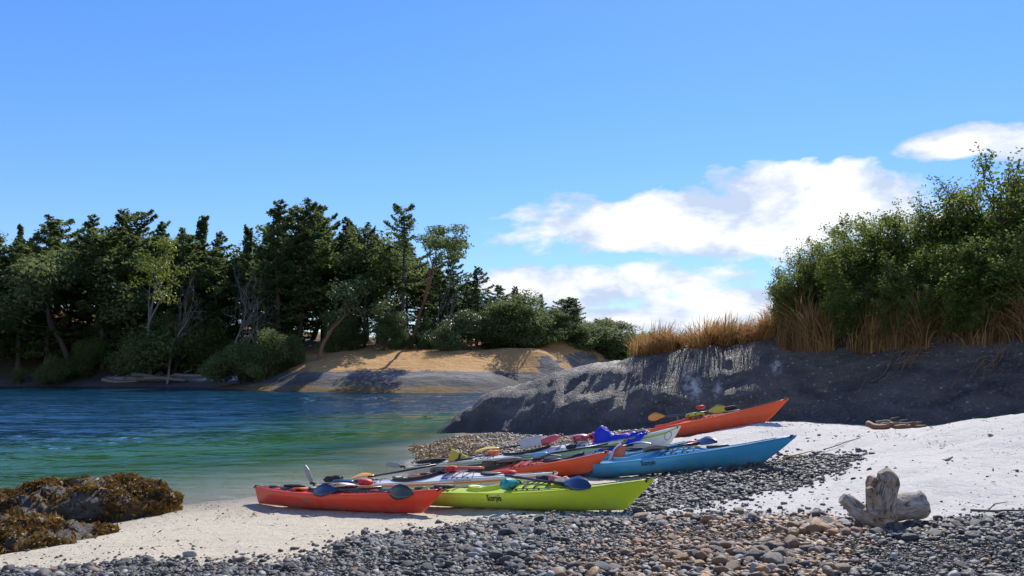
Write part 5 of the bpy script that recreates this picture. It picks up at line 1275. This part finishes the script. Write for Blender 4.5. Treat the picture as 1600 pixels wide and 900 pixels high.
SHR = [(1250, 392, 23.2, .62, 'leftmost green shrub at the end of the hedge on the rock'), (1272, 376, 24.0, .75, 'shrub second from the left end of the hedge with a twiggy top'), (1312, 368, 23.0, 1.0, 'greyish green shrub behind the tallest dry grass'),
       (1340, 344, 24.2, 1.0, 'pointed shrub rising above the greyish green one'), (1392, 326, 23.4, 1.0, 'rounded bright shrub in the middle of the hedge'), (1372, 400, 21.6, .9, 'low shrub in front of the rounded bright shrub'),
       (1440, 306, 23.0, 1.05, 'shrub with grey bare twigs right of the rounded bright one'), (1450, 388, 20.8, .95, 'low dark shrub with leaves reaching down to the rock'), (1492, 298, 22.5, 1.05, 'tall feathery topped shrub in the right half of the hedge'),
       (1512, 378, 20.2, .95, 'lower shrub under the feathery topped one'), (1545, 284, 21.8, 1.1, 'yellowish green tall shrub near the right edge'), (1572, 352, 19.4, 1.0, 'shaded shrub low at the right edge'),
       (1598, 258, 21.0, 1.15, 'tallest shrub of the hedge at the right edge of the photo'), (1650, 330, 18.6, 1.1, 'shrub cut by the right edge of the photo'), (1668, 236, 20.4, 1.2, 'tall shrub mostly beyond the right edge'),
       (1330, 428, 21.7, .7, 'small green shrub among the brown grass under the pointed shrub'), (1410, 440, 20.7, .6, 'smallest low green shrub between two clumps of brown grass'), (1475, 440, 20.0, .75, 'broad leaved low shrub reaching down onto the rock'), (1540, 450, 19.3, .7, 'low green shrub above the dead roots')]
for q, (px, top, d, wd, lab) in enumerate(SHR):
    x, y, zb = head_base(px, d); h = P(px, top, d).z - zb; H, st, fo = HS[q % 5]; s_ = h / H
    root = thing('shrub', Matrix.Translation((x, y, zb - .1)) @ Matrix.Rotation(q * 1.7, 4, 'Z') @ Matrix.Diagonal((wd * (.5 + .5 * s_), wd * (.5 + .5 * s_), s_, 1)), lab, 'shrub', 'shrubs of the hedge on the headland')
    link('stems', st, root); link('foliage', fo, root)
# bare grey twigs in the hedge and dry grass along its foot
def grass(name, label, xs, ys, zs, hs, tint, lean=.35, wid=.010, parent=None, m=None):
    n = len(xs); a = 6.0 * fbm(xs * .9, ys * .9, seed=93) + RNG.normal(0, .9, n); l = np.abs(RNG.normal(.0, lean, n)) + .05; w_ = wid * RNG.uniform(.6, 1.4, n); rows_ = []
    sa = RNG.uniform(0, 6.28, n); sx, sy = np.cos(sa), np.sin(sa)
    for t, k in ((0, 1), (.45, .8), (.8, .8), (1, .15)):
        cx = xs + np.cos(a) * hs * l * t ** 2; cy = ys + np.sin(a) * hs * l * t ** 2; cz = zs + hs * (t - .35 * l * t ** 2)
        rows_ += [np.stack([cx - sx * w_ * k, cy - sy * w_ * k, cz], 1), np.stack([cx + sx * w_ * k, cy + sy * w_ * k, cz], 1)]
    V = np.stack(rows_, 1).reshape(-1, 3); b = (np.arange(n) * 8)[:, None]
    F = np.concatenate([b + np.array([2 * i, 2 * i + 1, 2 * i + 3, 2 * i + 2]) for i in range(3)], 0)
    o = obj(name, V, F, m or M_dry, parent, False, dict(tint=np.repeat(np.clip(tint, 0, 1), 8))); tag(o, label, kind='stuff'); return o
def head_patch(n, px0, px1, b0, b1, hmean, clump=.8):
    px = RNG.uniform(px0, px1, n); dS = np.interp(px, [s_[0] for s_ in SIL], [s_[2] for s_ in SIL]); d = dS + RNG.uniform(b0, b1, n)
    v = (px - 800) / 1200; x = v * d * S; y = d * S; cl = fbm(x * 1.6, y * 1.6, octv=2, seed=91); cl = cl + .6 * vnoise(x * 3.3, y * 3.3, seed=95); k = cl * clump + RNG.uniform(-.25, .5, n) > -.05
    x, y, cl = x[k], y[k], cl[k]; return x, y, head_h(x, y) - .05, hmean * RNG.uniform(.3, 1.15, len(x)) * np.clip(1 + .9 * cl, .25, 1.8), RNG.beta(2, 2, len(x)) + .4 * cl
grass('dry_grass', 'golden dry grass along the crest of the headland', *head_patch(17000, 985, 1245, -.1, 2.2, .62, 1.5), lean=.7)
grass('dry_grass', 'tall brown dry grass at the foot of the hedge', *head_patch(11000, 1215, 1445, -.75, .7, .85, 2.6), lean=.5, m=M_dry_shaded)
x, y, z, h, t_ = head_patch(5500, 1400, 1720, -.8, .3, .7, 2.2); grass('dry_grass', 'patchy brown grass under the right part of the hedge', x, y, z, h, t_ - .1, lean=.45, m=M_dry_shaded)
x, y, z, h, t_ = head_patch(700, 975, 1240, .2, 2.2, .6); grass('green_stems', 'thin green stems among the golden grass', x, y, z, h * 1.15, t_, lean=.2, m=M_shrubleaf)
# tangle of dead roots on the shaded rock face
for q, (px, py, d, n, lab) in enumerate([(1455, 540, 20.0, 90, 'tangle of pale dead roots on the shaded rock face under the hedge'), (1578, 540, 18.4, 60, 'brown dead grass clump hanging at the right edge of rock face')]):
    x0, y0 = P(px, py, d).x, d * S; r = thing('dead_root_tangle', Matrix.Translation((x0, y0, float(head_h(x0, y0)))), lab, 'dead roots'); parts = []
    z0 = float(head_h(x0, y0))
    for k in range(n):
        x, y = RNG.normal(0, .5), RNG.normal(0, .10); a = RNG.uniform(-.25, .45) + (math.pi if RNG.random() < .5 else 0); L = RNG.uniform(.25, .6); pts = []
        for t in np.linspace(0, 1, 6):
            xx, yy = x + math.cos(a) * L * t, y + math.sin(a) * L * t; pts.append((xx, yy + .10 * math.sin(t * 4 + k), float(head_h(x0 + xx, y0 + yy)) - z0 + .05 + .12 * math.sin(t * 3.1 + k) * RNG.uniform(.3, 1)))
        parts.append(tube(pts, .006, 4, False))
    V, F = joinm(*parts); obj('root_strands', V, F, plain('dead_root', (.26, .16, .09), .8, .4, 20), r)
